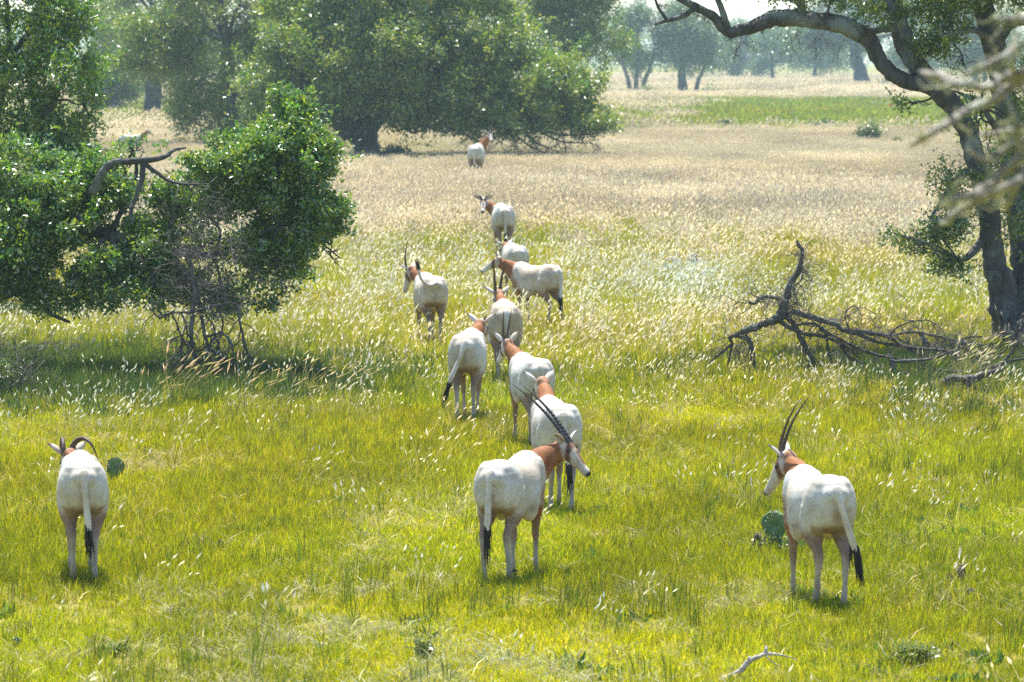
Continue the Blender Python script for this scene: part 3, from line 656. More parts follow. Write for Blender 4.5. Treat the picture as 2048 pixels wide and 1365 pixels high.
    # horns
    if horn:
        Lh, a0, curl, spread = horn[:4]; r0 = horn[4] if len(horn) > 4 else 0.022; which = horn[5] if len(horn) > 5 else (1, 1); hm = horn[6] if len(horn) > 6 else 'horn'
        for k, sd in enumerate((1, -1)):
            if not which[k]: continue
            n = max(24, int(Lh * 150)); p = O + h * 0.055 + sl * sd * 0.026 + hu * 0.055; ds = Lh / n; path = [p]; 
            for i in range(n):
                ang = math.radians(a0 + curl * (i / n)); out = math.radians(spread) * sd * (1.0 if splay == 0 else (1 + splay * i / n))
                dv = (h * math.cos(ang) + hu * math.sin(ang)) * math.cos(out) + sl * math.sin(out); p = p + dv * ds; path.append(p)
            s = np.linspace(0, 1, n + 1); r = r0 * (1 - s ** 1.15) + 0.0025
            r = r * (1 + (0.12 if r0 > .025 else .07) * np.sign(np.sin(s * Lh / 0.020 * np.pi)) * sm(0.62, 0.45, s) * sm(0, .04, s))
            e = MB(); add_tube(e, np.array(path), r, 12); e.build('horn', M[hm], root)
    # tail tuft: a bundle of hair strands
    rg = np.random.default_rng(int(px + py)); e = MB(); end = Q[-1, :3]; dr = unit(Q[-1, :3] - Q[-4, :3]); st = Q[-5, :3]
    for i in range(60):
        ln = rg.uniform(.10, .36) if not raised else rg.uniform(.05, .12); off = rg.normal(0, .012, 3); p0 = st + (end - st) * rg.uniform(0, 1) + off
        dd = unit(dr + rg.normal(0, .07, 3) + np.array([0, 0, -0.25])); p1 = p0 + dd * ln * .5 + rg.normal(0, .006, 3); p2 = p0 + unit(dd + np.array([0, 0, -.2])) * ln + rg.normal(0, .012, 3)
        add_tube(e, spline([p0, p1, p2], 3), np.linspace(.0095, .0012, 7), 4)
    e.build('tail_tuft', M['tuft'], root)
    return root

def reach(mb, a, b, r0, r1, rng, sag=.12, n=7):
    a, b = np.array(a, float), np.array(b, float); d = b - a; L = np.linalg.norm(d)
    m1 = a + d * .35 + rng.normal(0, .07, 3) * L + np.array([0, 0, sag * L]); m2 = a + d * .7 + rng.normal(0, .07, 3) * L + np.array([0, 0, sag * .7 * L])
    limb(mb, np.array([(*a, r0), (*m1, r0 * .75), (*m2, r0 * .45 + r1 * .5), (*b, r1)]), n, .25, rng)
def oak(name, label, base, trunk, lobes, nclu, per, leafL, leafW, spread, seed, group=None, bark=True, cols=OAK, gap=.0, gf=1.0, forks=None, cat='tree', shell=.45, reaches=None, twigr=.0, tn=10):
    """an oak: trunk with limbs reaching into every lobe of the crown, and a leaf crown with gaps"""
    rng = np.random.default_rng(seed); root = empty(name, base); tag(root, label, cat, group)
    inv = -np.array(base)
    tb = MB(); ends = []
    for P in trunk:
        Q = limb(tb, P, tn, .25, rng); ends.append(Q)
    tops = forks if forks is not None else [q[-1] for q in ends]
    for l in (reaches if reaches is not None else lobes):
        o = min(tops, key=lambda q: np.linalg.norm(np.array(q[:3]) - np.array(l[:3]))); r = max(.03, min(o[3] * .55, .05 * np.linalg.norm(np.array(o[:3]) - np.array(l[:3]))))
        c = np.array(l[:3]) + rng.normal(0, .15, 3) * np.array(l[3:6]); reach(tb, o[:3], c, r, r * .3, rng, .08, 7)
        for k in range(7):
            u = unit(rng.normal(0, 1, 3)); reach(tb, c + (np.array(o[:3]) - c) * rng.uniform(0, .35), c + u * np.array(l[3:6]) * .8, r * .35, r * .1, rng, .05, 5)
    tb.v = [v + inv.astype(np.float32) for v in tb.v]; tb.build('trunk', M['bark'], root)
    cb = MB(); P, D = lobe_points(lobes, nclu, rng, shell, gap, gf, seed)
    k = P[:, 2] > .15; P, D = P[k], D[k]
    leaves(cb, P + inv, D, per, spread, leafL, leafW, rng, cols)
    cb.build('crown', M['leaf' if leafL < .12 else 'leaf_far'], root, smooth=False)
    return root

# ---- the big oak in the middle distance
D = 203.0
tr1 = LP(D, [(742, 326, 36), (735, 300, 27), (728, 275, 29), (715, 252, 38)])
tr2 = LP(D, [(706, 256, 30), (672, 222, 24, -.5), (640, 180, 20, -1), (600, 120, 14, -1)])
tr3 = LP(D, [(728, 258, 28), (755, 246, 16, .5), (800, 215, 11, .5), (880, 195, 9, 1), (985, 205, 7, 1), (1060, 215, 5, .5)])
tr4 = LP(D, [(718, 252, 32), (722, 200, 26, .5), (740, 120, 20, 1), (760, 30, 14, 1)])
lob = LB(D, [(655, 150, 95, 95, -1.5, 3), (715, 175, 75, 55, -3, 1.6), (735, 120, 70, 55, -3.5, 1.6), (800, 180, 75, 50, -3, 1.6), (940, 185, 75, 50, -3, 1.6), (560, 215, 60, 35, 0, 2), (690, 190, 80, 38, -2, 2.0), (830, 215, 70, 38, -2.5, 2), (600, 205, 70, 40, -1, 2), (760, 90, 130, 110, -1, 4), (860, 150, 120, 95, -2, 3), (890, 225, 120, 42, -2.5, 2.2), (980, 130, 120, 90, -1, 3), (1000, 225, 120, 45, -2.5, 2.4),
             (1080, 170, 90, 70, -2, 2.6), (1120, 225, 95, 45, -2, 2.4), (1190, 238, 58, 32, -2, 1.8), (1150, 180, 55, 45, -1.5, 2), (900, 30, 180, 90, 0, 4), (680, 20, 170, 90, 0, 4), (790, -90, 230, 70, 1, 5), (600, 90, 90, 80, -1, 3), (560, 160, 80, 60, 0, 2.5)])
oak('oak_tree', 'big spreading oak with short thick trunk behind the far antelope', tuple(G(735, 324)), [tr1, tr2, tr3, tr4], lob, 25000, 9, .19, .105, .27, 21, 'oaks of the meadow', gap=0, gf=.75, cols=OAK * np.array([1.35, 1.25, .9]),
    forks=[tr2[-1], tr2[2], tr3[3], tr3[-1], tr4[2], tr4[-1]], shell=.35)
# bare boughs hanging under its right side
rng = np.random.default_rng(5); base = np.array(G(735, 324)); midoak = [x for x in COL.objects if x.name.startswith('oak_tree')][0]
for P in ([(900, 245, 5), (935, 270, 4), (965, 282, 3.5), (990, 268, 3), (1015, 272, 2.2)], [(1000, 240, 6), (1040, 262, 5), (1075, 285, 4), (1105, 300, 2.5), (1135, 312, 1.5)], [(1040, 255, 5), (1090, 268, 4), (1150, 272, 3), (1190, 268, 2)],
          [(1010, 250, 4), (1050, 285, 3), (1085, 305, 2), (1095, 322, 1.2)], [(620, 240, 4), (640, 265, 3), (675, 272, 2), (700, 262, 2)], [(1060, 250, 4), (1120, 282, 3), (1165, 285, 2), (1200, 292, 1.2)]):
    mb = MB(); Q = limb(mb, LP(D - 2.5, [(a_, b_, c_ * .6) for a_, b_, c_ in P]), 6, .9, rng)
    for i in range(3, len(Q), 2):
        twigs(mb, Q[i, :3], unit(rng.normal(0, 1, 3) + np.array([.6, 0, -.5])), rng.uniform(.6, 1.3), .026, 2, rng, 4, .7, .05, 3)
    mb.v = [v - base.astype(np.float32) for v in mb.v]; mb.build('bare_bough', M['deadwood'], midoak)

# ---- hazier oaks behind it
def simple_oak(name, label, px, py, Ht, Wd, seed, lean=0, nl=9, nclu=2500, per=7, leaf=.25, group='oaks of the meadow', bare=.34, trunkpx=None, stems=1, depthr=.7, cols=OAK * np.array([1.3, 1.2, 1.0]), gap=.2, base=None):
    rng = np.random.default_rng(seed); b = np.array(G(px, py) if base is None else base); lobes = []; tr = []
    r0 = trunkpx * b[1] / FPX if trunkpx else Ht * .045
    for s in range(stems):
        a = (s - (stems - 1) / 2) * .9 * r0 * 2.2; t = np.array([lean + (s - (stems - 1) / 2) * .35, rng.normal(0, .1), 1.0])
        pts = [(b[0] + a, b[1], -.1, r0 * 1.25), (b[0] + a + t[0] * Ht * .12, b[1], Ht * .14, r0), (b[0] + a + t[0] * Ht * .28 + rng.normal(0, .15), b[1], Ht * .30, r0 * .8), (b[0] + a + t[0] * Ht * .45, b[1], Ht * .5, r0 * .5)]
        tr.append(np.array(pts))
    for i in range(nl):
        a = 2 * math.pi * i / nl + rng.uniform(0, .5); q = rng.uniform(.35, .72)
        lobes.append((b[0] + lean * Ht * .3 + math.cos(a) * Wd * q * .75, b[1] + math.sin(a) * Wd * q * .6 * depthr, Ht * rng.uniform(bare + .16, .85), Wd * rng.uniform(.24, .36), Wd * .28 * depthr, Ht * rng.uniform(.12, .19)))
    lobes.append((b[0] + lean * Ht * .3, b[1], Ht * .84, Wd * .4, Wd * .35 * depthr, Ht * .17))
    for z in (.35, .6): lobes.append((b[0] + lean * Ht * .3, b[1] - Wd * .3 * depthr, Ht * (z + max(bare, 0) * .6), Wd * .3, Wd * .2, Ht * .13))
    return oak(name, label, tuple(b), tr, lobes, nclu, per, leaf, leaf * .5, leaf * 2.0, seed, group, gap=gap, gf=6.0 / Wd, forks=[t[2] for t in tr] + [t[3] for t in tr], cols=cols, shell=.3, tn=8)
simple_oak('oak_tree', 'hazy oak rising behind the right end of the big spreading oak', 1130, 262, 14.0, 6.2, 31, 0, 12, 5200, 8, .26, bare=.12)
simple_oak('oak_tree', 'pale hazy oak between the tall left tree and the big oak', 300, 235, 15.5, 8.5, 32, .1, 14, 5600, 8, .28, bare=-.08)
simple_oak('oak_tree', 'pale hazy low crowned oak right of the tall left tree', 225, 224, 11.5, 5.6, 36, 0, 13, 3600, 8, .3, bare=-.1, gap=.1)
simple_oak('oak_tree', 'broad oak behind the leafy left bush, beside the big oak', 455, 300, 11.5, 7.5, 33, 0, 16, 8500, 9, .19, bare=-.06, gap=.1)
simple_oak('oak_tree', 'dark oak filling the gap left of the big oak trunk', 560, 285, 12.5, 6.5, 34, 0, 15, 7000, 9, .19, bare=-.03, gap=.1)
simple_oak('oak_tree', 'hazy oak above the big oak crown in the background', 960, 240, 15.5, 9.5, 35, 0, 12, 5000, 8, .30, bare=.1)
# ---- far trees across the meadow
FG = 'hazy trees across the far meadow'
FARC = np.array([(.10, .19, .06), (.125, .22, .065), (.08, .16, .06), (.16, .23, .07)])
simple_oak('oak_tree', 'far hazy oak with three slender trunks at the track', 1272, 187, 11.8, 5.6, 41, 0, 13, 3000, 8, .36, FG, .14, 4.5, 3, cols=FARC, gap=.15)
simple_oak('oak_tree', 'far hazy oak with a stout single trunk beside the track', 1364, 187, 12.4, 7.0, 42, .03, 14, 3300, 8, .38, FG, .14, 9, 1, cols=FARC, gap=.15)
simple_oak('oak_tree', 'far hazy oak leaning right of the stout trunk', 1390, 187, 9.5, 6.0, 43, .35, 10, 1800, 8, .36, FG, .20, 4.5, 1, cols=FARC, gap=.2)
simple_oak('oak_tree', 'far hazy oak with a massive blue trunk behind the arching limb', 1722, 174, 18.0, 17.0, 44, -.15, 16, 4600, 8, .5, FG, .20, 14, 1, cols=FARC, gap=.3)
simple_oak('oak_tree', 'small hazy tree far off under the arching limb', 1545, 166, 11.0, 7.0, 45, 0, 10, 1900, 7, .5, FG, .10, 4, 1, cols=FARC, gap=.2)
simple_oak('oak_tree', 'hazy tree far off between the arching limb and the forked trunk', 1830, 172, 15, 10.0, 46, 0, 11, 2600, 8, .45, FG, .08, 5, 2, cols=FARC, gap=.15)
simple_oak('oak_tree', 'hazy tree far off behind the forked trunk', 1960, 180, 13, 10.0, 47, 0, 11, 2600, 8, .42, FG, .08, 5, 2, cols=FARC, gap=.15)
simple_oak('oak_tree', 'faint hazy tree just right of the stout far oak', 1470, 163, 11.5, 9.0, 48, 0, 11, 2000, 7, .55, FG, .08, 4, 2, cols=FARC, gap=.2)
simple_oak('oak_tree', 'faint hazy tree at the far edge left of the massive trunk', 1630, 163, 13, 10.0, 49, 0, 11, 2000, 7, .55, FG, .08, 4, 1, cols=FARC, gap=.2)
# distant wood that reads as one mass
rng = np.random.default_rng(77); cb = MB(); lobes = []
for i in range(150):
    Y = rng.uniform(1150, 1500); X = rng.uniform(-210, 230); hgt = rng.uniform(9, 19) * (.55 + .9 * vnoise(np.array([X / 22.]), np.array([3.]), 4)[0]); lobes.append((X, Y, hgt * .55, rng.uniform(4, 8), 4, hgt * .5))
P, Dd = lobe_points(lobes, 15000, rng, .2, 0, .25, 4, .5, .2); k = P[:, 2] > .3
leaves(cb, P[k], Dd[k], 6, 1.0, .9, .5, rng, FARC); tag(cb.build('distant_wood', M['leaf'], smooth=False), 'faint blue wood along the far edge of the meadow', 'woodland', kind='stuff')

# ---- the tall oak at the left edge and the low leafy one in front of it
D = 84.0
lob = LB(D, [(60, 60, 110, 90, 0, 1.6), (130, 150, 75, 75, -.3, 1.2), (40, 210, 110, 100, 0, 1.6), (120, 270, 70, 65, -.3, 1.1), (30, 360, 95, 90, 0, 1.5), (120, 360, 70, 55, 0, 1.2), (130, 40, 60, 60, -.2, 1.0), (-130, 100, 150, 160, .5, 2.2), (-120, 320, 140, 120, 0, 2), (40, -90, 170, 100, .5, 2.2), (-200, -60, 180, 130, 1, 2.5), (20, 470, 90, 70, -.5, 1.2), (110, 430, 80, 60, -.5, 1.2), (60, 330, 110, 60, -.8, 1), (150, 310, 50, 50, -.4, .8), (165, 215, 38, 40, -.3, .8)])
tr = [LP(D, [(-70, 622, 40), (-62, 520, 30), (-50, 400, 26), (-20, 250, 20), (20, 120, 12)]), LP(D, [(-55, 440, 22), (0, 330, 15, -.4), (60, 260, 10, -.5), (110, 200, 7, -.5)])]
oak('oak_tree', 'tall dark oak at the left edge behind the low leafy oak', tuple(G(-70, 621)), tr, lob, 10500, 9, .112, .055, .14, 51, 'oaks of the meadow', cols=OAK * np.array([1.05, 1.2, 1.45]), gap=.16, gf=1.6, forks=[tr[0][2], tr[0][3], tr[0][4], tr[1][2], tr[1][3]])

D = 66.0; BASE = np.array(G(-110, 758))
lob = LB(D, [(520, 320, 85, 80, 0, .9), (585, 235, 48, 55, 0, .55), (625, 300, 48, 60, 0, .6), (450, 310, 75, 60, .2, .8), (600, 390, 75, 80, -.2, .9), (645, 470, 55, 70, -.2, .7), (600, 540, 70, 60, 0, .8), (520, 500, 75, 75, .3, .8, .8),
             (520, 410, 80, 60, .4, .8), (330, 430, 75, 60, .5, .9), (420, 400, 70, 60, .5, .8, .7), (240, 400, 70, 55, .3, .8), (160, 450, 80, 70, 0, 1.0), (260, 500, 90, 70, 0, 1.0), (70, 530, 95, 75, -.2, 1.0), (180, 570, 95, 55, -.2, 1.0), (50, 590, 80, 40, -.3, .9),
             (300, 575, 80, 48, -.2, .9), (390, 560, 70, 45, .2, .7, .7), (50, 420, 75, 70, 0, .9), (-60, 480, 90, 120, 0, 1.2), (60, 345, 100, 45, .2, .8), (-20, 330, 80, 60, .2, .8), (258, 292, 32, 22, .3, .3, .16), (130, 360, 90, 45, .3, .8), (200, 330, 45, 30, .4, .5, .6), (330, 385, 60, 45, .5, .6), (395, 335, 55, 45, .4, .6), (310, 530, 70, 45, .2, .7), (40, 480, 100, 60, -.2, .9), (440, 600, 60, 25, .3, .5, .6), (560, 590, 60, 28, 0, .5, .7), (430, 490, 80, 60, .6, .7, .5), (560, 190, 22, 22, 0, .25, .8), (675, 420, 22, 30, -.1, .3), (680, 520, 22, 28, -.1, .3)])
tr = [LP(D, [(-110, 758, 34), (-95, 640, 26), (-60, 540, 22), (20, 470, 19, .2), (110, 440, 16, .2), (185, 385, 13, .1)]),
      LP(D, [(185, 385, 9, -.7), (208, 340, 8, -.9), (235, 327, 7, -.9), (285, 322, 6.5, -.9), (325, 315, 5, -.8), (350, 300, 3.5, -.6), (372, 296, 2, -.4)]),
      LP(D, [(285, 322, 6, -.9), (286, 350, 5.5, -1), (275, 385, 5, -1.05), (262, 420, 4, -1), (265, 450, 2, -1)]), LP(D, [(290, 328, 5, -.9), (312, 345, 4, -.9), (345, 365, 3, -.7), (400, 370, 2.5, -.4)]),
      LP(D, [(110, 440, 13, .2), (220, 470, 11, .2), (330, 500, 9, 0), (430, 510, 7, 0), (560, 450, 4.5, 0)]), LP(D, [(330, 500, 7, 0), (380, 560, 6, -.2), (400, 610, 5, -.2)]), LP(D, [(-60, 540, 14, 0), (30, 570, 9, -.2), (90, 620, 5, -.3), (140, 645, 3, -.3)])]
left = oak('oak_tree', 'low leafy oak at left with bare twigs hanging to the grass', tuple(BASE), tr, lob, 18500, 10, .088, .043, .095, 52, 'oaks of the meadow', cols=OAK * np.array([1.1, 1.22, 1.4]), gap=.24, gf=2.4, shell=.2,
           forks=[tr[0][3], tr[0][4], tr[4][1], tr[4][2], tr[4][3], tr[4][4], tr[6][1]])
# dead twig tangle in its middle and the dead spray hanging to the ground
rng = np.random.default_rng(8); mb = MB()
for i in range(150):
    px_, py_ = rng.normal(405, 60), rng.normal(535, 62)
    p = at(px_, py_, D - 1.45 + rng.uniform(-.3, .5)); twigs(mb, p, rng.normal(0, 1, 3), rng.uniform(.25, .55), .0068, 2, rng, 3, .6, .02, 3, crook=.3)
mb.v = [v - BASE.astype(np.float32) for v in mb.v]; o = mb.build('dead_twigs', M['twig'], left); o['label'] = 'grey tangle of dead twigs amid the leaves'; o['kind'] = 'stuff'
mb = MB(); DD = 64.3
hang = [[(380, 520, 5), (384, 580, 6), (384, 629, 6.5)], [(344, 626, 3), (384, 629, 5), (419, 616, 6), (462, 607, 5), (500, 596, 3)], [(381, 632, 6), (391, 676, 5), (386, 701, 4.5), (391, 729, 3.5), (397, 754, 2.5), (391, 800, 1.5)],
        [(400, 630, 5), (406, 679, 4.5), (419, 694, 4), (437, 716, 3.5), (447, 747, 2.5), (469, 770, 1.5)], [(406, 676, 4), (430, 668, 3.5), (450, 666, 3), (462, 691, 2.5), (466, 735, 1.5)], [(472, 612, 4), (481, 663, 3), (494, 694, 2.5), (509, 722, 2), (525, 751, 1.2)],
        [(387, 697, 3.5), (366, 722, 2.5), (331, 744, 2.2), (336, 780, 1.5)], [(347, 622, 3), (353, 660, 2.5), (362, 685, 2), (360, 716, 1.4)], [(391, 729, 2.5), (378, 750, 2), (372, 778, 1.2)], [(419, 694, 3), (414, 730, 2.4), (420, 760, 1.8), (415, 785, 1.2)], [(437, 716, 2.5), (432, 748, 1.8), (440, 780, 1.2)],
        [(440, 612, 3), (446, 650, 2.5), (440, 690, 1.8), (452, 720, 1.2)], [(365, 626, 3), (372, 665, 2.2), (365, 700, 1.6), (350, 735, 1)], [(410, 625, 2.5), (428, 655, 2), (424, 690, 1.4)], [(300, 610, 1.5), (325, 636, 2.5), (345, 622, 3)]]
for k_, P in enumerate(hang):
    Q = limb(mb, LP(DD + rng.normal(0, .12), [(a_ + rng.normal(0, 3), b_, c_ * (.55 if k_ == 1 else .8)) for a_, b_, c_ in P]), 6, 1.1, rng, per=5)
    for i in range(2, len(Q), 1):
        if rng.uniform() < .7: twigs(mb, Q[i, :3], unit(rng.normal(0, .5, 3) + np.array([0, 0, -.8])), rng.uniform(.2, .5), .011, 2, rng, 4, .5, .08, 2, crook=.35)
mb.v = [v - BASE.astype(np.float32) for v in mb.v]; o = mb.build('hanging_dead_branch', M['deadwood'], left); o['label'] = 'bare brown dead spray reaching down to the grass'

# ---- the forked oak at the right edge
D = 72.5; BASE = np.array(G(2038, 704))
main = [LP(D, [(2062, 712, 62), (2052, 690, 52), (2036, 640, 44), (2010, 590, 33), (1990, 545, 24), (1981, 490, 22), (1970, 420, 21), (1952, 340, 20), (1926, 262, 20), (1893, 200, 20), (1850, 172, 16), (1803, 160, 16), (1772, 135, 15), (1752, 103, 16), (1728, 72, 18), (1690, 60, 18), (1650, 52, 18), (1600, 40, 17), (1555, 36, 17), (1505, 52, 13), (1458, 62, 11), (1425, 32, 9), (1392, 14, 8), (1335, -12, 5)]),
        LP(D, [(2056, 670, 48), (2060, 590, 40, .2), (2060, 520, 36, .3), (2054, 430, 31, .5), (2042, 310, 27, .7), (2020, 190, 24, .8), (1992, 80, 23, .9), (1965, -30, 21, 1), (1930, -200, 16, 1)]),
        LP(D, [(1898, 205, 20), (1850, 140, 20, .2), (1812, 95, 20, .3), (1797, 30, 19, .3), (1788, -40, 17, .4), (1770, -200, 11, .5)]),
        LP(D, [(1455, 58, 7), (1445, 25, 6.5), (1430, -15, 5)]), LP(D, [(1606, 36, 9), (1600, -5, 8), (1590, -70, 6)]), LP(D, [(1395, 14, 6), (1365, 34, 5), (1335, 42, 4), (1309, 50, 2.5)]), LP(D, [(1334, 40, 4), (1318, 18, 3), (1309, -6, 2.5)]),
        LP(D, [(1800, 52, 8, .3), (1765, 60, 7, .1), (1738, 64, 6, 0), (1720, 52, 4)]), LP(D, [(1972, 470, 9), (1942, 505, 7, -.4), (1915, 520, 4.5, -.5), (1870, 500, 3, -.6)]), LP(D, [(1952, 350, 8), (1925, 345, 6, -.4), (1895, 380, 4, -.5), (1860, 440, 3, -.6)]), LP(D, [(2030, 300, 10, .7), (1990, 250, 7, .3), (1960, 210, 5, .2)]), LP(D, [(1990, 90, 8, .9), (1950, 60, 6, .3), (1900, 70, 4, 0)])]
lob = LB(D, [(1900, 360, 48, 42, -.6, .45), (1915, 440, 50, 45, -.6, .5), (1860, 470, 42, 35, -.6, .4), (1880, 530, 40, 22, -.5, .35), (1830, 500, 30, 28, -.6, .3, .7), (1970, 300, 45, 60, .6, .5, .7), (1990, 340, 45, 80, -.6, .35, .45), (2030, 430, 35, 90, -.6, .35, .5), (1950, 250, 40, 45, -.5, .3, .5), (2020, 130, 45, 70, -.4, .4, .5), (1925, 540, 30, 20, -.5, .25, .6), (1790, 470, 26, 18, -.6, .2, .7), (1990, 420, 35, 70, .8, .5, .5), (2030, 230, 40, 70, .6, .5, .6),
             (1880, 60, 70, 60, .3, .7), (1930, 120, 45, 50, .3, .5), (1800, 15, 60, 28, .2, .5), (1750, 25, 40, 25, 0, .4, .7), (1900, -20, 90, 60, .3, .9), (1680, -5, 50, 22, 0, .4, .6), (1600, -10, 40, 18, 0, .35, .6), (1840, 110, 30, 40, .2, .35, .6), (1805, 210, 20, 25, -.1, .25, .5), (1940, 190, 30, 28, .2, .3, .6),
             (1500, -60, 110, 60, 0, 1), (1700, -110, 150, 70, .2, 1.3), (1900, -170, 180, 90, .4, 1.6), (2120, -80, 190, 140, .6, 1.8), (1600, -220, 180, 80, .6, 1.5), (1850, -320, 230, 90, .8, 2), (2200, -260, 220, 130, 1, 2), (2250, 100, 150, 130, .5, 1.6), (1420, -110, 90, 45, 0, .8), (2150, 330, 60, 60, .5, 1)])
right = oak('oak_tree', 'forked oak at the right edge with a long limb arching left', tuple(BASE), main, lob, 12500, 9, .085, .042, .11, 53, 'oaks of the meadow', gap=.15, gf=2.2, shell=.25,
            forks=[main[0][16], main[0][18], main[1][6], main[1][7], main[1][8], main[2][3], main[2][4], main[2][5], main[4][2], main[8][2], main[9][2], main[10][2], main[11][2]], tn=16)
rng = np.random.default_rng(18); mb = MB()
for i in range(46):                          # bare dead twigs along the limb and the stems
    q = [(1570, 60), (1600, 62), (1640, 68), (1500, 70), (1470, 75), (1700, 78), (1940, 540), (1985, 480), (1975, 520), (1990, 440), (1940, 100), (1900, 130), (1960, 320)][i % 13]
    p = at(q[0] + rng.normal(0, 10), q[1] + rng.normal(0, 4), D - .3); dn = np.array([.0, 0, -1.0]) if q[1] < 90 else np.array([rng.normal(0, .6), -.6, rng.normal(0, .5)])
    twigs(mb, p, unit(dn + rng.normal(0, .45, 3)), rng.uniform(.25, .65), .006, 2, rng, 3, .55, .04, 3)
mb.v = [v - BASE.astype(np.float32) for v in mb.v]; o = mb.build('dead_twigs', M['twig'], right); o['label'] = 'fine bare twigs hanging off the limb and stems'; o['kind'] = 'stuff'
mossm = plain('ball_moss', (.09, .065, .045), .95)
for q in [(1362, 22, 7), (1330, 14, 5), (1395, 28, 6), (1455, 66, 8), (1462, 76, 6), (1408, 34, 5), (1735, 52, 9), (1318, 12, 4), (1800, 70, 10), (1740, 66, 8), (1880, 190, 9), (1905, 240, 8), (1420, 40, 6), (1525, 62, 5)]:
    p = at(q[0], q[1], D - .15); mb = MB()
    for k in range(26): twigs(mb, p + rng.normal(0, q[2] * D / FPX * .6, 3), rng.normal(0, 1, 3) + np.array([0, 0, -.5]), .07, .004, 0, rng, 3, seg=2)
    mb.v = [v - BASE.astype(np.float32) for v in mb.v]; mb.build('moss_tuft', mossm, right)['kind'] = 'stuff'

# ---- dead shrub at the left edge
D = 61.5; b = np.array(G(15, 806)); root = empty('dead_shrub', tuple(b)); tag(root, 'dark leafless shrub at the left edge under the leafy oak', 'shrub')
rng = np.random.default_rng(9); mb = MB()
for i in range(26): twigs(mb, b + rng.normal(0, .12, 3) * (1, 1, 0) - b, unit(np.array([rng.normal(.05, .55), rng.normal(0, .5), .8])), rng.uniform(.45, .9), .016, 3, rng, 4, .7, .03, 3, crook=.35)
mb.build('stems', M['deadwood'], root)
cb = MB(); P, Dd = lobe_points([(-.1, 0, .45, .4, .35, .3)], 380, rng, .2); leaves(cb, P, Dd, 5, .06, .05, .022, rng, OAK * .8); cb.build('leaves', M['leaf'], root, smooth=False)

# ------------------------------------------------------------------ fallen wood
def deadthing(name, label, D, paths, seed, material='deadwood', tw=.35, twl=(.2, .5), twr=.007, down=0.0, n=9, wig=.5, cat='dead branch', cut=2, depth=2, part='wood', thick=1.0):
    rng = np.random.default_rng(seed); mb = MB(); allP = [LP(D, p) * np.array([1, 1, 1, thick]) for p in paths]; base = np.array([np.mean(allP[0][:, 0]), D, 0.0]); root = empty(name, tuple(base)); tag(root, label, cat)
    tb = MB()
    for P in allP:
        Q = limb(mb, P, n, wig, rng, knots=.1)
        for i in range(cut, len(Q)):
            if rng.uniform() < tw: twigs(tb, Q[i, :3], unit(rng.normal(0, .8, 3) + np.array([0, 0, down])), rng.uniform(*twl), twr, depth, rng, 4, .65, .03, 3, crook=.35)
    mb.v = [v - base.astype(np.float32) for v in mb.v]; mb.build(part, M[material], root)
    if tb.n:
        tb.v = [v - base.astype(np.float32) for v in tb.v]; tb.build('twigs', M['twig' if material == 'deadwood' else material], root)['kind'] = 'stuff'
    return root
deadthing('fallen_branch', 'dead forked branch with one crooked arm standing upright in the grass', 66.6,
    [[(1594, 482, 3.5), (1602, 507, 6), (1598, 536, 7.5), (1581, 571, 9), (1566, 599, 11), (1561, 618, 13), (1562, 634, 13)], [(1564, 622, 11), (1553, 645, 11), (1527, 656, 10), (1495, 669, 9), (1472, 676, 7), (1459, 681, 5), (1463, 698, 3.5), (1452, 745, 2.5)], [(1480, 672, 7), (1495, 680, 7), (1501, 707, 7), (1507, 735, 6.5), (1527, 765, 4)],
     [(1568, 620, 8), (1606, 625, 7.5), (1640, 633, 7.5), (1678, 643, 7), (1691, 655, 7), (1729, 661, 6.5), (1773, 670, 5.5), (1800, 690, 4), (1830, 705, 3)], [(1570, 628, 9), (1593, 656, 7), (1602, 681, 6.5), (1618, 710, 6.5), (1636, 750, 4.5)], [(1563, 598, 5), (1545, 595, 4.5), (1527, 596, 4.5), (1508, 607, 4), (1496, 602, 2.5)],
     [(1556, 640, 6), (1602, 666, 5), (1647, 675, 4.5), (1685, 690, 4), (1718, 715, 2.5)], [(1593, 650, 4), (1630, 648, 3.5), (1652, 672, 3.5), (1655, 700, 3), (1668, 735, 2)], [(1592, 600, 2), (1590, 575, 2), (1601, 560, 1.8), (1604, 552, 1)], [(1463, 690, 4), (1430, 715, 3), (1395, 745, 2)], [(1773, 676, 3), (1800, 652, 2), (1850, 640, 1.5), (1880, 655, 1)], [(1700, 662, 2.5), (1690, 630, 1.8), (1708, 612, 1.5), (1724, 630, 1)], [(1680, 690, 4), (1700, 715, 4), (1735, 730, 3)], [(1690, 660, 5), (1760, 686, 4.5), (1840, 697, 4), (1915, 703, 3)], [(1773, 672, 4), (1830, 664, 3.5), (1890, 676, 3), (1950, 690, 2)], [(1640, 660, 4), (1700, 690, 4), (1760, 712, 3.5), (1830, 722, 3)]],
    61, tw=.6, twl=(.25, .6), twr=.0085, down=-.25, thick=.78)
deadthing('fallen_log', 'dark dead limb lying against the foot of the forked oak', 71.3,
    [[(1996, 694, 9), (1940, 691, 11), (1906, 695, 10), (1872, 710, 11), (1858, 712, 9)], [(1866, 712, 8), (1850, 692, 7), (1843, 678, 5), (1838, 667, 3)], [(1858, 705, 6), (1825, 702, 4), (1800, 712, 3)], [(1906, 692, 4), (1935, 675, 3), (1965, 674, 1.5)], [(1820, 690, 3), (1800, 680, 2.5), (1785, 660, 1.5)]], 62, tw=.35, twl=(.25, .6), twr=.0085, thick=.85)
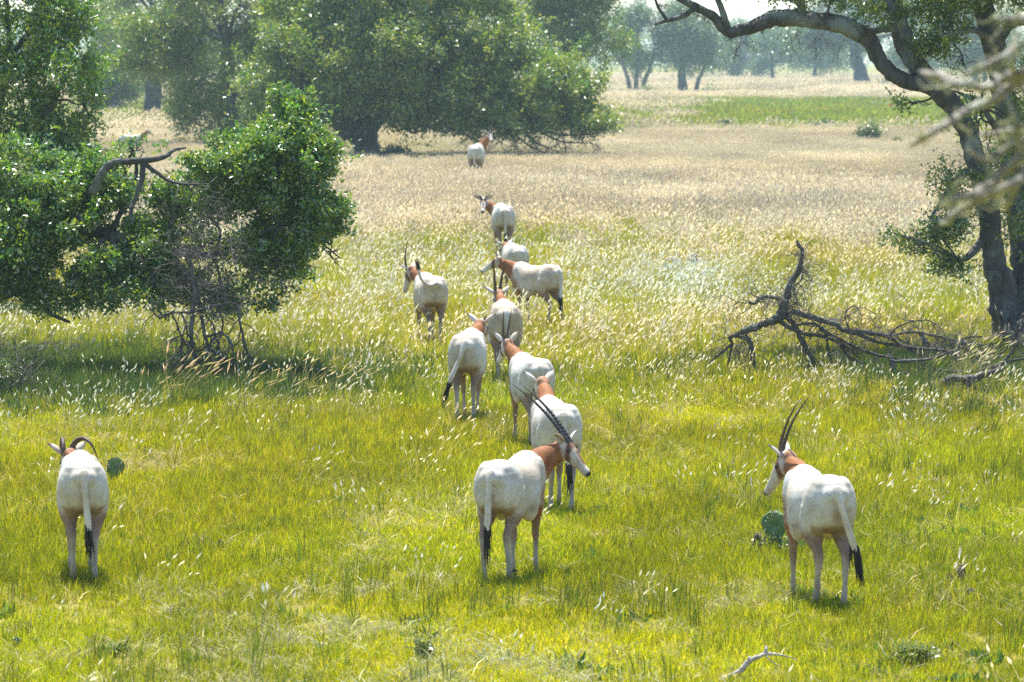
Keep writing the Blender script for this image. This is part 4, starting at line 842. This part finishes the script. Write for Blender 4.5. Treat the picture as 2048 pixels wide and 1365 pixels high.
deadthing('fallen_branch', 'bleached thin branch with a dark propped end left of the oak foot', 64.8,
    [[(1783, 723, 3.5), (1820, 722, 3.5), (1865, 716, 3), (1920, 696, 2), (1938, 692, 1.2)], [(1784, 719, 6), (1786, 738, 6), (1788, 757, 6)], [(1730, 784, 5), (1757, 768, 6), (1785, 755, 7), (1800, 764, 5.5), (1820, 778, 4)], [(1788, 752, 4), (1810, 748, 3), (1828, 754, 2)]], 63, tw=.25, twl=(.2, .45), thick=.9)
deadthing('fallen_branch', 'thin grey branch rising from the grass at the right edge', 65.2,
    [[(1874, 740, 2.5), (1910, 741, 3.5), (1950, 742, 4), (1975, 738, 4), (2001, 728, 4.5), (2020, 706, 4), (2036, 681, 3), (2041, 668, 2)], [(1990, 735, 4), (2020, 722, 3.5), (2060, 716, 3)], [(2030, 690, 3), (2024, 672, 2), (2018, 660, 1.2)], [(1975, 738, 3), (1950, 712, 2), (1925, 692, 1.2)]], 64, 'deadwood', .2, (.2, .4), thick=.85)
deadthing('fallen_log', 'dark sunken log among the plume grass at the right', 62.6, [[(1878, 786, 7), (1890, 766, 9), (1915, 757, 8), (1963, 751, 7), (2005, 738, 5)], [(1915, 758, 7), (1940, 772, 6), (1952, 790, 5)]], 65, tw=.1)
deadthing('weathered_log', 'white weathered stump end sticking up in the middle meadow', 100.0, [[(1378, 530, 5), (1385, 520, 7), (1391, 507, 2.5)], [(1388, 518, 6), (1402, 524, 6), (1415, 532, 4), (1430, 537, 2)], [(1330, 520, 2), (1350, 518, 3.5), (1362, 526, 3)]], 66, 'palewood', .05, (.1, .2), cat='log', thick=1.4)
deadthing('weathered_log', 'white weathered log lying just left of the forked trunk', 95.0, [[(1914, 536, 4), (1922, 545, 6), (1938, 549, 6.5), (1952, 550, 6)]], 67, 'palewood', 0, cat='log', thick=1.3)
deadthing('fallen_branch', 'bleached curved stick arching out of the turf at the bottom edge', 33.9, [[(1425, 1376, 4), (1442, 1362, 7), (1474, 1346, 6.5), (1495, 1325, 5.5), (1515, 1314, 4.5), (1531, 1308, 4), (1560, 1310, 2), (1595, 1320, 1)], [(1529, 1309, 3.5), (1532, 1301, 3.5), (1532, 1295, 3)], [(1467, 1350, 5), (1466, 1366, 3)], [(1528, 1311, 1.5), (1545, 1325, 1), (1562, 1334, .6)], [(1497, 1322, 3.5), (1499, 1314, 3)]], 68, 'palewood', 0, n=10, wig=.25)

# ---- blurred lichen-covered boughs of the near oak at the camera's right
D = 14.0; BASE = np.array([4.8, 14.6, 0.0]); root = empty('near_oak', tuple(BASE)); tag(root, 'blurred lichen covered oak boughs reaching in at the upper right', 'tree', 'oaks of the meadow')
rng = np.random.default_rng(12); mb = MB(); lb = MB()
limb(mb, np.array([(4.8, 14.6, -.1, .34), (4.75, 14.6, 2, .29), (4.6, 14.5, 4, .25), (4.2, 14.4, 6.3, .19), (3.9, 14.3, 9, .1)]), 14, .2, rng)
limb(mb, np.array([(4.65, 14.55, 3.4, .13), (3.7, 14.4, 4.0, .09), (2.8, 14.1, 4.5, .06), (2.2, 14.0, 4.75, .035)]), 10, .2, rng)
limb(mb, np.array([(4.55, 14.5, 4.2, .13), (3.5, 14.3, 4.9, .08), (2.5, 14.0, 5.15, .045)]), 10, .2, rng)
hub = [(2150, 250), (2200, 80), (2160, 390)]
for P in ([(1820, 292, 4), (1870, 268, 7), (1930, 232, 8), (1990, 200, 9), (2060, 150, 10), (2140, 110, 12)], [(1880, 412, 4), (1930, 384, 8), (1985, 350, 9), (2050, 300, 10), (2150, 250, 12)], [(1845, 145, 5), (1890, 160, 9), (1940, 175, 9), (2000, 160, 9), (2070, 120, 10), (2190, 80, 12)],
          [(1925, 152, 4), (1985, 120, 7), (2040, 96, 8), (2110, 70, 9), (2200, 60, 12)], [(1995, 36, 5), (2030, 42, 8), (2090, 40, 9), (2200, 70, 11)], [(1880, 448, 4), (1905, 425, 6), (1950, 395, 7), (2010, 372, 8), (2100, 330, 10)], [(1960, 270, 4), (2010, 262, 6), (2060, 250, 7), (2150, 250, 9)], [(1935, 300, 3), (1975, 320, 5), (2030, 290, 6), (2080, 280, 7)], [(2010, 420, 4), (2040, 370, 6), (2060, 330, 7), (2090, 290, 8)], [(1990, 150, 4), (2015, 210, 5), (2035, 280, 6), (2060, 330, 7)], [(2040, 60, 4), (2020, 110, 5), (2040, 170, 5), (2080, 220, 6)]):
    Q = limb(mb, LP(D, [(a, b_, c * 1.1, rng.normal(0, .12)) for a, b_, c in P]), 8, .7, rng, knots=.15)
    for i in range(1, len(Q)):
        if rng.uniform() < .35:
            for k in range(2): twigs(lb, Q[i, :3] + rng.normal(0, .01, 3), rng.normal(0, 1, 3), rng.uniform(.03, .09), .0045, 1, rng, 4, .8, 0, 3, seg=3)
mb.v = [v - BASE.astype(np.float32) for v in mb.v]; mb.build('trunk', barky('lichen_bark', (.20, .18, .14), (.42, .39, .32), (.52, .55, .45), 9, (1, 1, 1)), root)
lb.v = [v - BASE.astype(np.float32) for v in lb.v]; lb.build('lichen', plain('lichen', (.42, .43, .24), .9, .5, 3), root)['kind'] = 'stuff'
lob = [(3.9, 14.3, 9.4, 1.9, 1.6, 1.1), (5.4, 15.0, 9.0, 1.6, 1.5, 1.1), (4.8, 13.8, 8.2, 1.4, 1.2, .8)]
cb = MB(); P, Dd = lobe_points(lob, 700, rng, .3); leaves(cb, P - BASE, Dd, 8, .13, .065, .03, rng); cb.build('crown', M['leaf'], root, smooth=False)

# ------------------------------------------------------------------ low shrubs in the far field, cactus, flags
M['weedstem'] = plain('weed_stem', (.17, .21, .05), .7)
def shrub(label, px, py, w, h, seed, cols, n=260, leaf=.16, group='low shrubs in the far field'):
    rng = np.random.default_rng(seed); b = np.array(G(px, py)); s = b[1] / FPX; root = empty('shrub', tuple(b)); tag(root, label, 'shrub', group); W_, H_ = w * s / 2, h * s
    mb = MB()
    for i in range(9): twigs(mb, (rng.normal(0, W_ * .3), 0, 0), (rng.normal(0, .8), rng.normal(0, .6), 1), H_ * .8, min(.02, H_ * .014), 1, rng, 4, .6, 0, 2)
    mb.build('stems', M['weedstem'] if 'weed' in group else M['bark'], root)['kind'] = 'stuff'; cb = MB(); lob = [(rng.uniform(-.6, .6) * W_, rng.uniform(-.3, .3) * W_, H_ * rng.uniform(.3, .62), W_ * rng.uniform(.35, .55), W_ * .4, H_ * rng.uniform(.28, .42)) for i in range(6)]
    P, Dd = lobe_points(lob, n, rng, .2); k = P[:, 2] > .02; leaves(cb, P[k], Dd[k], 6, leaf * 1.3, leaf, leaf * .45, rng, cols); cb.build('leaves', M['leaf'], root, smooth=False)
GRN = np.array([(.07, .14, .03), (.09, .16, .03), (.05, .11, .03)]); YEL = np.array([(.16, .20, .03), (.20, .22, .035), (.12, .17, .03)])
shrub('rounded green shrub at the edge of the pale field near the forked oak', 1735, 290, 75, 42, 71, np.vstack([GRN, YEL[:1]]), 420)
shrub('small yellow green shrub right of the rounded green one', 1792, 298, 26, 20, 72, YEL, 160)
shrub('small dark shrub in the far green band', 1452, 262, 34, 22, 73, GRN, 200)
shrub('dark green shrub left of centre in the far green band', 1338, 262, 26, 14, 74, GRN, 160)
shrub('leafy weed patch right of the far green band centre', 1655, 262, 60, 18, 75, GRN * 1.15, 260)
shrub('dark low shrub just off the tip of the big oak', 1276, 266, 50, 9, 76, GRN * .8, 160)
shrub('dark leafy sapling growing at the foot of the big oak trunk', 790, 326, 85, 34, 77, GRN * .8, 380)
shrub('low green shrub under the far three trunked oak', 1296, 190, 34, 16, 78, YEL, 120, .3)
shrub('grey green brush under the far leaning oak', 1410, 189, 60, 10, 79, GRN, 120, .3)
shrub('dark brush lying right of the far massive trunk', 1775, 178, 70, 14, 80, GRN * .8, 120, .35)
shrub('small leafy bush in the turf right of the prickly pear', 1585, 1112, 40, 34, 81, GRN * 1.3, 90, .05, 'leafy weeds')
shrub('leafy green weed at the bottom right of the turf', 1835, 1335, 90, 40, 82, YEL * 1.3, 260, .045, 'leafy weeds')
shrub('upright leafy weed at the bottom centre of the turf', 845, 1325, 40, 45, 83, YEL * 1.3, 70, .045, 'leafy weeds')
shrub('leafy weed at the foot of the dry cactus stub', 1530, 1108, 44, 34, 84, YEL * 1.1, 110, .05, 'leafy weeds')

def pad(mb, sp, base, w, h, yaw, tilt, rng, th=.03):
    """one flat egg-shaped cactus pad"""
    A = np.linspace(-math.pi / 2 * .985, math.pi / 2 * .985, 14); up = np.array([math.sin(tilt) * math.cos(yaw), math.sin(tilt) * math.sin(yaw), math.cos(tilt)]); sd = unit(np.cross(up, [-math.sin(yaw), math.cos(yaw), .001])); sd = unit(np.array([math.cos(yaw), math.sin(yaw), 0]) - up * (np.array([math.cos(yaw), math.sin(yaw), 0]) @ up)); nm = np.cross(up, sd)
    R = [(np.array(base) + up * h * (.5 + .5 * math.sin(a)), sd, nm, w / 2 * math.cos(a) * (1 + .30 * math.sin(a)) * (1 + .05 * math.sin(3.1 * a + w * 50)), th * math.cos(a) ** .7, th * math.cos(a) ** .7, .95) for a in A]
    V, F, T = loft(R, 18); b0 = mb.n; V = V + rng.normal(0, .006, V.shape) + np.outer(.05 * w * np.sin(V @ np.array([23., 5., 31.])), nm); mb.add(V, F); mb.f.append(T.astype(np.int64) + b0)
    for i in range(int(60 * w * h / .08)):
        a, r = rng.uniform(-1.3, 1.3), rng.uniform(-.85, .85); p = np.array(base) + up * h * (.5 + .5 * math.sin(a)) + sd * w / 2 * math.cos(a) * r
        for s in (1, -1): q = p + nm * th * s * .9; add_tube(sp, [q, q + nm * s * .03 + rng.normal(0, .012, 3)], [.003, .0012], 3, cap=False)
def cactus(label, px, py, pads, seed, material='cactus', group='prickly pear cactus pads in the turf'):
    rng = np.random.default_rng(seed); b = np.array(G(px, py)); s = b[1] / FPX; root = empty('prickly_pear', tuple(b)); tag(root, label, 'cactus', group)
    for dx, dz, w, h, yaw, tilt in pads:
        m1, m2 = MB(), MB(); pad(m1, m2, (dx * s, rng.normal(0, .03), dz * s), w * s, h * s, yaw, tilt, rng, .018 + .012 * min(1, w / 40)); o = m1.build('pad', M[material], root)
        if m2.n: m2.build('spines', M['spine'], o)['kind'] = 'stuff'
cactus('large dark green prickly pear pad beside the right antelope foreleg', 1556, 1106, [(-4, 18, 50, 66, .1, -.08), (-2, -6, 30, 32, .4, .15), (18, -2, 30, 40, .7, .55), (36, -2, 26, 34, -.3, .25)], 91)
cactus('dry brown cactus stub left of the large prickly pear pad', 1512, 1106, [(0, 0, 15, 40, .3, .05)], 92, 'cactusdry')
cactus('dark green prickly pear pad right of the curled horn antelope', 222, 965, [(3, 4, 34, 46, .2, .22), (-14, 2, 22, 30, -.5, -.45)], 93)
cactus('single small prickly pear pad alone in the left turf', 440, 1104, [(0, 4, 13, 19, .1, .05)], 94)
cactus('small prickly pear pad low at the bottom left corner', 35, 1293, [(0, 0, 17, 17, .2, 0)], 95)
cactus('tiny prickly pear pad right of the bottom left corner one', 70, 1292, [(0, 0, 13, 17, .9, 0)], 96)
cactus('withered brown cactus stub in dry grass right of the right antelope', 1916, 1176, [(4, 2, 18, 44, .4, .1), (-12, 0, 16, 26, -.3, -.2)], 97, 'cactusdry')
cactus('short withered cactus stub below the taller brown one', 1936, 1200, [(0, 0, 20, 24, .4, .3)], 98, 'cactusdry')
def flag(label, px, py, h, fw, fh, lean):
    b = np.array(G(px, py)); s = b[1] / FPX; root = empty('marker_flag', tuple(b)); tag(root, label, 'flag', 'orange marker flags'); mb = MB(); top = np.array([lean * h * s, 0, h * s])
    add_tube(mb, [(0, 0, 0), top], [.03, .03], 6); mb.build('wire', M['wire'], root); mb = MB(); V = []
    for i in range(6):
        for j in (0, 1): V.append(top + np.array([-fw * s * i / 5 - fh * s * .4 * j, .06 * math.sin(i * 1.3), -fh * s * j - .1 * i * s]))
    k = np.arange(0, 10, 2); V = np.array(V); V2 = V + np.array([0, .012, 0]); mb.add(np.vstack([V, V2]), np.vstack([np.stack([k, k + 1, k + 3, k + 2], -1), np.stack([k + 2, k + 3, k + 1, k], -1) + 12])); mb.build('flag', M['flag'], root)
flag('orange marker flag in the far green band', 1783, 222, 14, 6, 10, .15)
flag('tiny red marker flag far off between the hazy trunks', 1331, 170, 12, 5, 6, .05)

# ------------------------------------------------------------------ the herd
V1, V2, V3 = .0125, .016, .021
oryx('white antelope with short curled horns, standing alone at the left in the near turf', 168, 1168, 98, 1.0, head=(20, -55), poll=(.84, .08, 1.13), horn=(.56, 140, 205, 18, .030, (1, 1), 'hornbrown'), feet=(.08, -.08, .10, -.04), tail=(-.04, .02, 0), voxel=V1, earup=.6)
oryx('white antelope turning its long swept black horns right, in the front centre', 993, 1168, 69, 1.0, head=(-100, -43), poll=(.87, -.22, 1.25), horn=(.84, 168, 26, 3.5, .021), feet=(-.06, .07, -.05, .10), tail=(.02, .03, 0), voxel=V1, earup=.35)
oryx('white antelope looking left with upright curved horns, beside the large cactus pad', 1662, 1218, 104, 1.03, head=(46, -56), poll=(.86, .02, 1.24), horn=(.64, 153, 36, 5, .018, (1, 1), 'hornbrown'), feet=(.06, -.08, .14, -.05), tail=(-.16, .03, 0), voxel=V1, earup=.75)
oryx('white antelope seen from behind, directly behind the front centre one', 1122, 1028, 99, 1.03, head=(18, -55), poll=(.86, .0, 1.32), horn=(.10, 110, 20, 5, .020, (0, 1), 'hornbrown'), feet=(.10, -.06, .10, -.06), tail=(-.05, .02, 0), voxel=V1, earup=.65)
oryx('white antelope with tall upright horns, partly hidden by the animal in front of it', 1076, 897, 104, .98, head=(10, -40), poll=(.88, .10, 1.30), horn=(.44, 125, 30, 4, .017, (1, 1), 'hornbrown'), feet=(.12, -.05, .05, -.08), voxel=V2, earup=.9)
oryx('white antelope walking away, tail swishing left, ears spread', 931, 846, 85, 1.04, head=(-15, -40), poll=(.86, -.08, 1.24), horn=(.10, 100, 20, 5, .020, (0, 1), 'hornbrown'), feet=(.06, -.10, -.08, .08), tail=(.20, .05, 0), voxel=V2, earup=.55)
oryx('tan shaded antelope seen from behind with thick brown horns', 1011, 776, 92, 1.08, head=(15, -60), poll=(.84, .05, 1.26), horn=(.54, 150, 25, 7, .026, (1, 1), 'hornbrown'), feet=(.02, .0, .05, -.05), tail=(-.06, .0, 0), voxel=V2, coat=(.58, .49, .39), earup=.6)
oryx('antelope flicking its raised white tail, single brown horn', 869, 696, 102, 1.05, head=(40, -68), poll=(.86, .16, 1.24), horn=(.52, 142, 45, 3, .020, (1, 0), 'hornbrown'), feet=(.10, -.06, -.08, .10), tail=(0, 0, 1), voxel=V2, coat=(.62, .56, .48), earup=.5)
oryx('antelope standing side on facing left, rust neck raised', 1106, 657, 138, 1.0, head=(36, -32), poll=(.86, .14, 1.24), horn=None, feet=(.0, -.06, .06, -.10), tail=(0, .02, 0), voxel=V2, coat=(.64, .58, .51), earup=.7)
oryx('antelope mostly hidden behind the side on one, only its white back showing', 1036, 607, 100, 1.0, head=(20, -60), poll=(.84, .05, 1.14), horn=None, voxel=V3)
oryx('antelope looking back at the camera with short curled dark horns, in the pale grass', 1009, 520, 96, 1.14, head=(170, -35), poll=(.56, .36, 1.26), horn=(.26, 100, 170, 35, .022), voxel=V2, feet=(.03, -.03, .04, -.04), earup=.3)
oryx('farthest antelope in the open, looking back below the big oak', 950, 368, 84, 1.30, head=(-166, -30), poll=(.52, -.36, 1.50), horn=(.30, 115, 40, 8, .022), voxel=V3, earup=.3)
oryx('antelope half hidden behind the leaves of the low left oak, facing right', 246, 318, 12, 1.0, head=(10, -30), poll=(.84, 0, 1.36), horn=None, voxel=V3)

# ------------------------------------------------------------------ haze
m, n, out = mat('haze_air'); pv = N(n, 'ShaderNodeVolumePrincipled'); pv.inputs['Color'].default_value = (.60, .84, 1.0, 1); pv.inputs['Density'].default_value = .00023; pv.inputs['Anisotropy'].default_value = .35
n.links.new(pv.outputs[0], out.inputs['Volume'])
mb = MB(); x0, x1, y0, y1, z0, z1 = -1520, 1520, -60, 3020, -1.0, 24.0
mb.add([(x0, y0, z0), (x1, y0, z0), (x1, y1, z0), (x0, y1, z0), (x0, y0, z1), (x1, y0, z1), (x1, y1, z1), (x0, y1, z1)], [[0, 3, 2, 1], [4, 5, 6, 7], [0, 1, 5, 4], [1, 2, 6, 5], [2, 3, 7, 6], [3, 0, 4, 7]])
tag(mb.build('haze', m, smooth=False), 'pale blue summer haze over the far meadow', 'haze', kind='stuff')
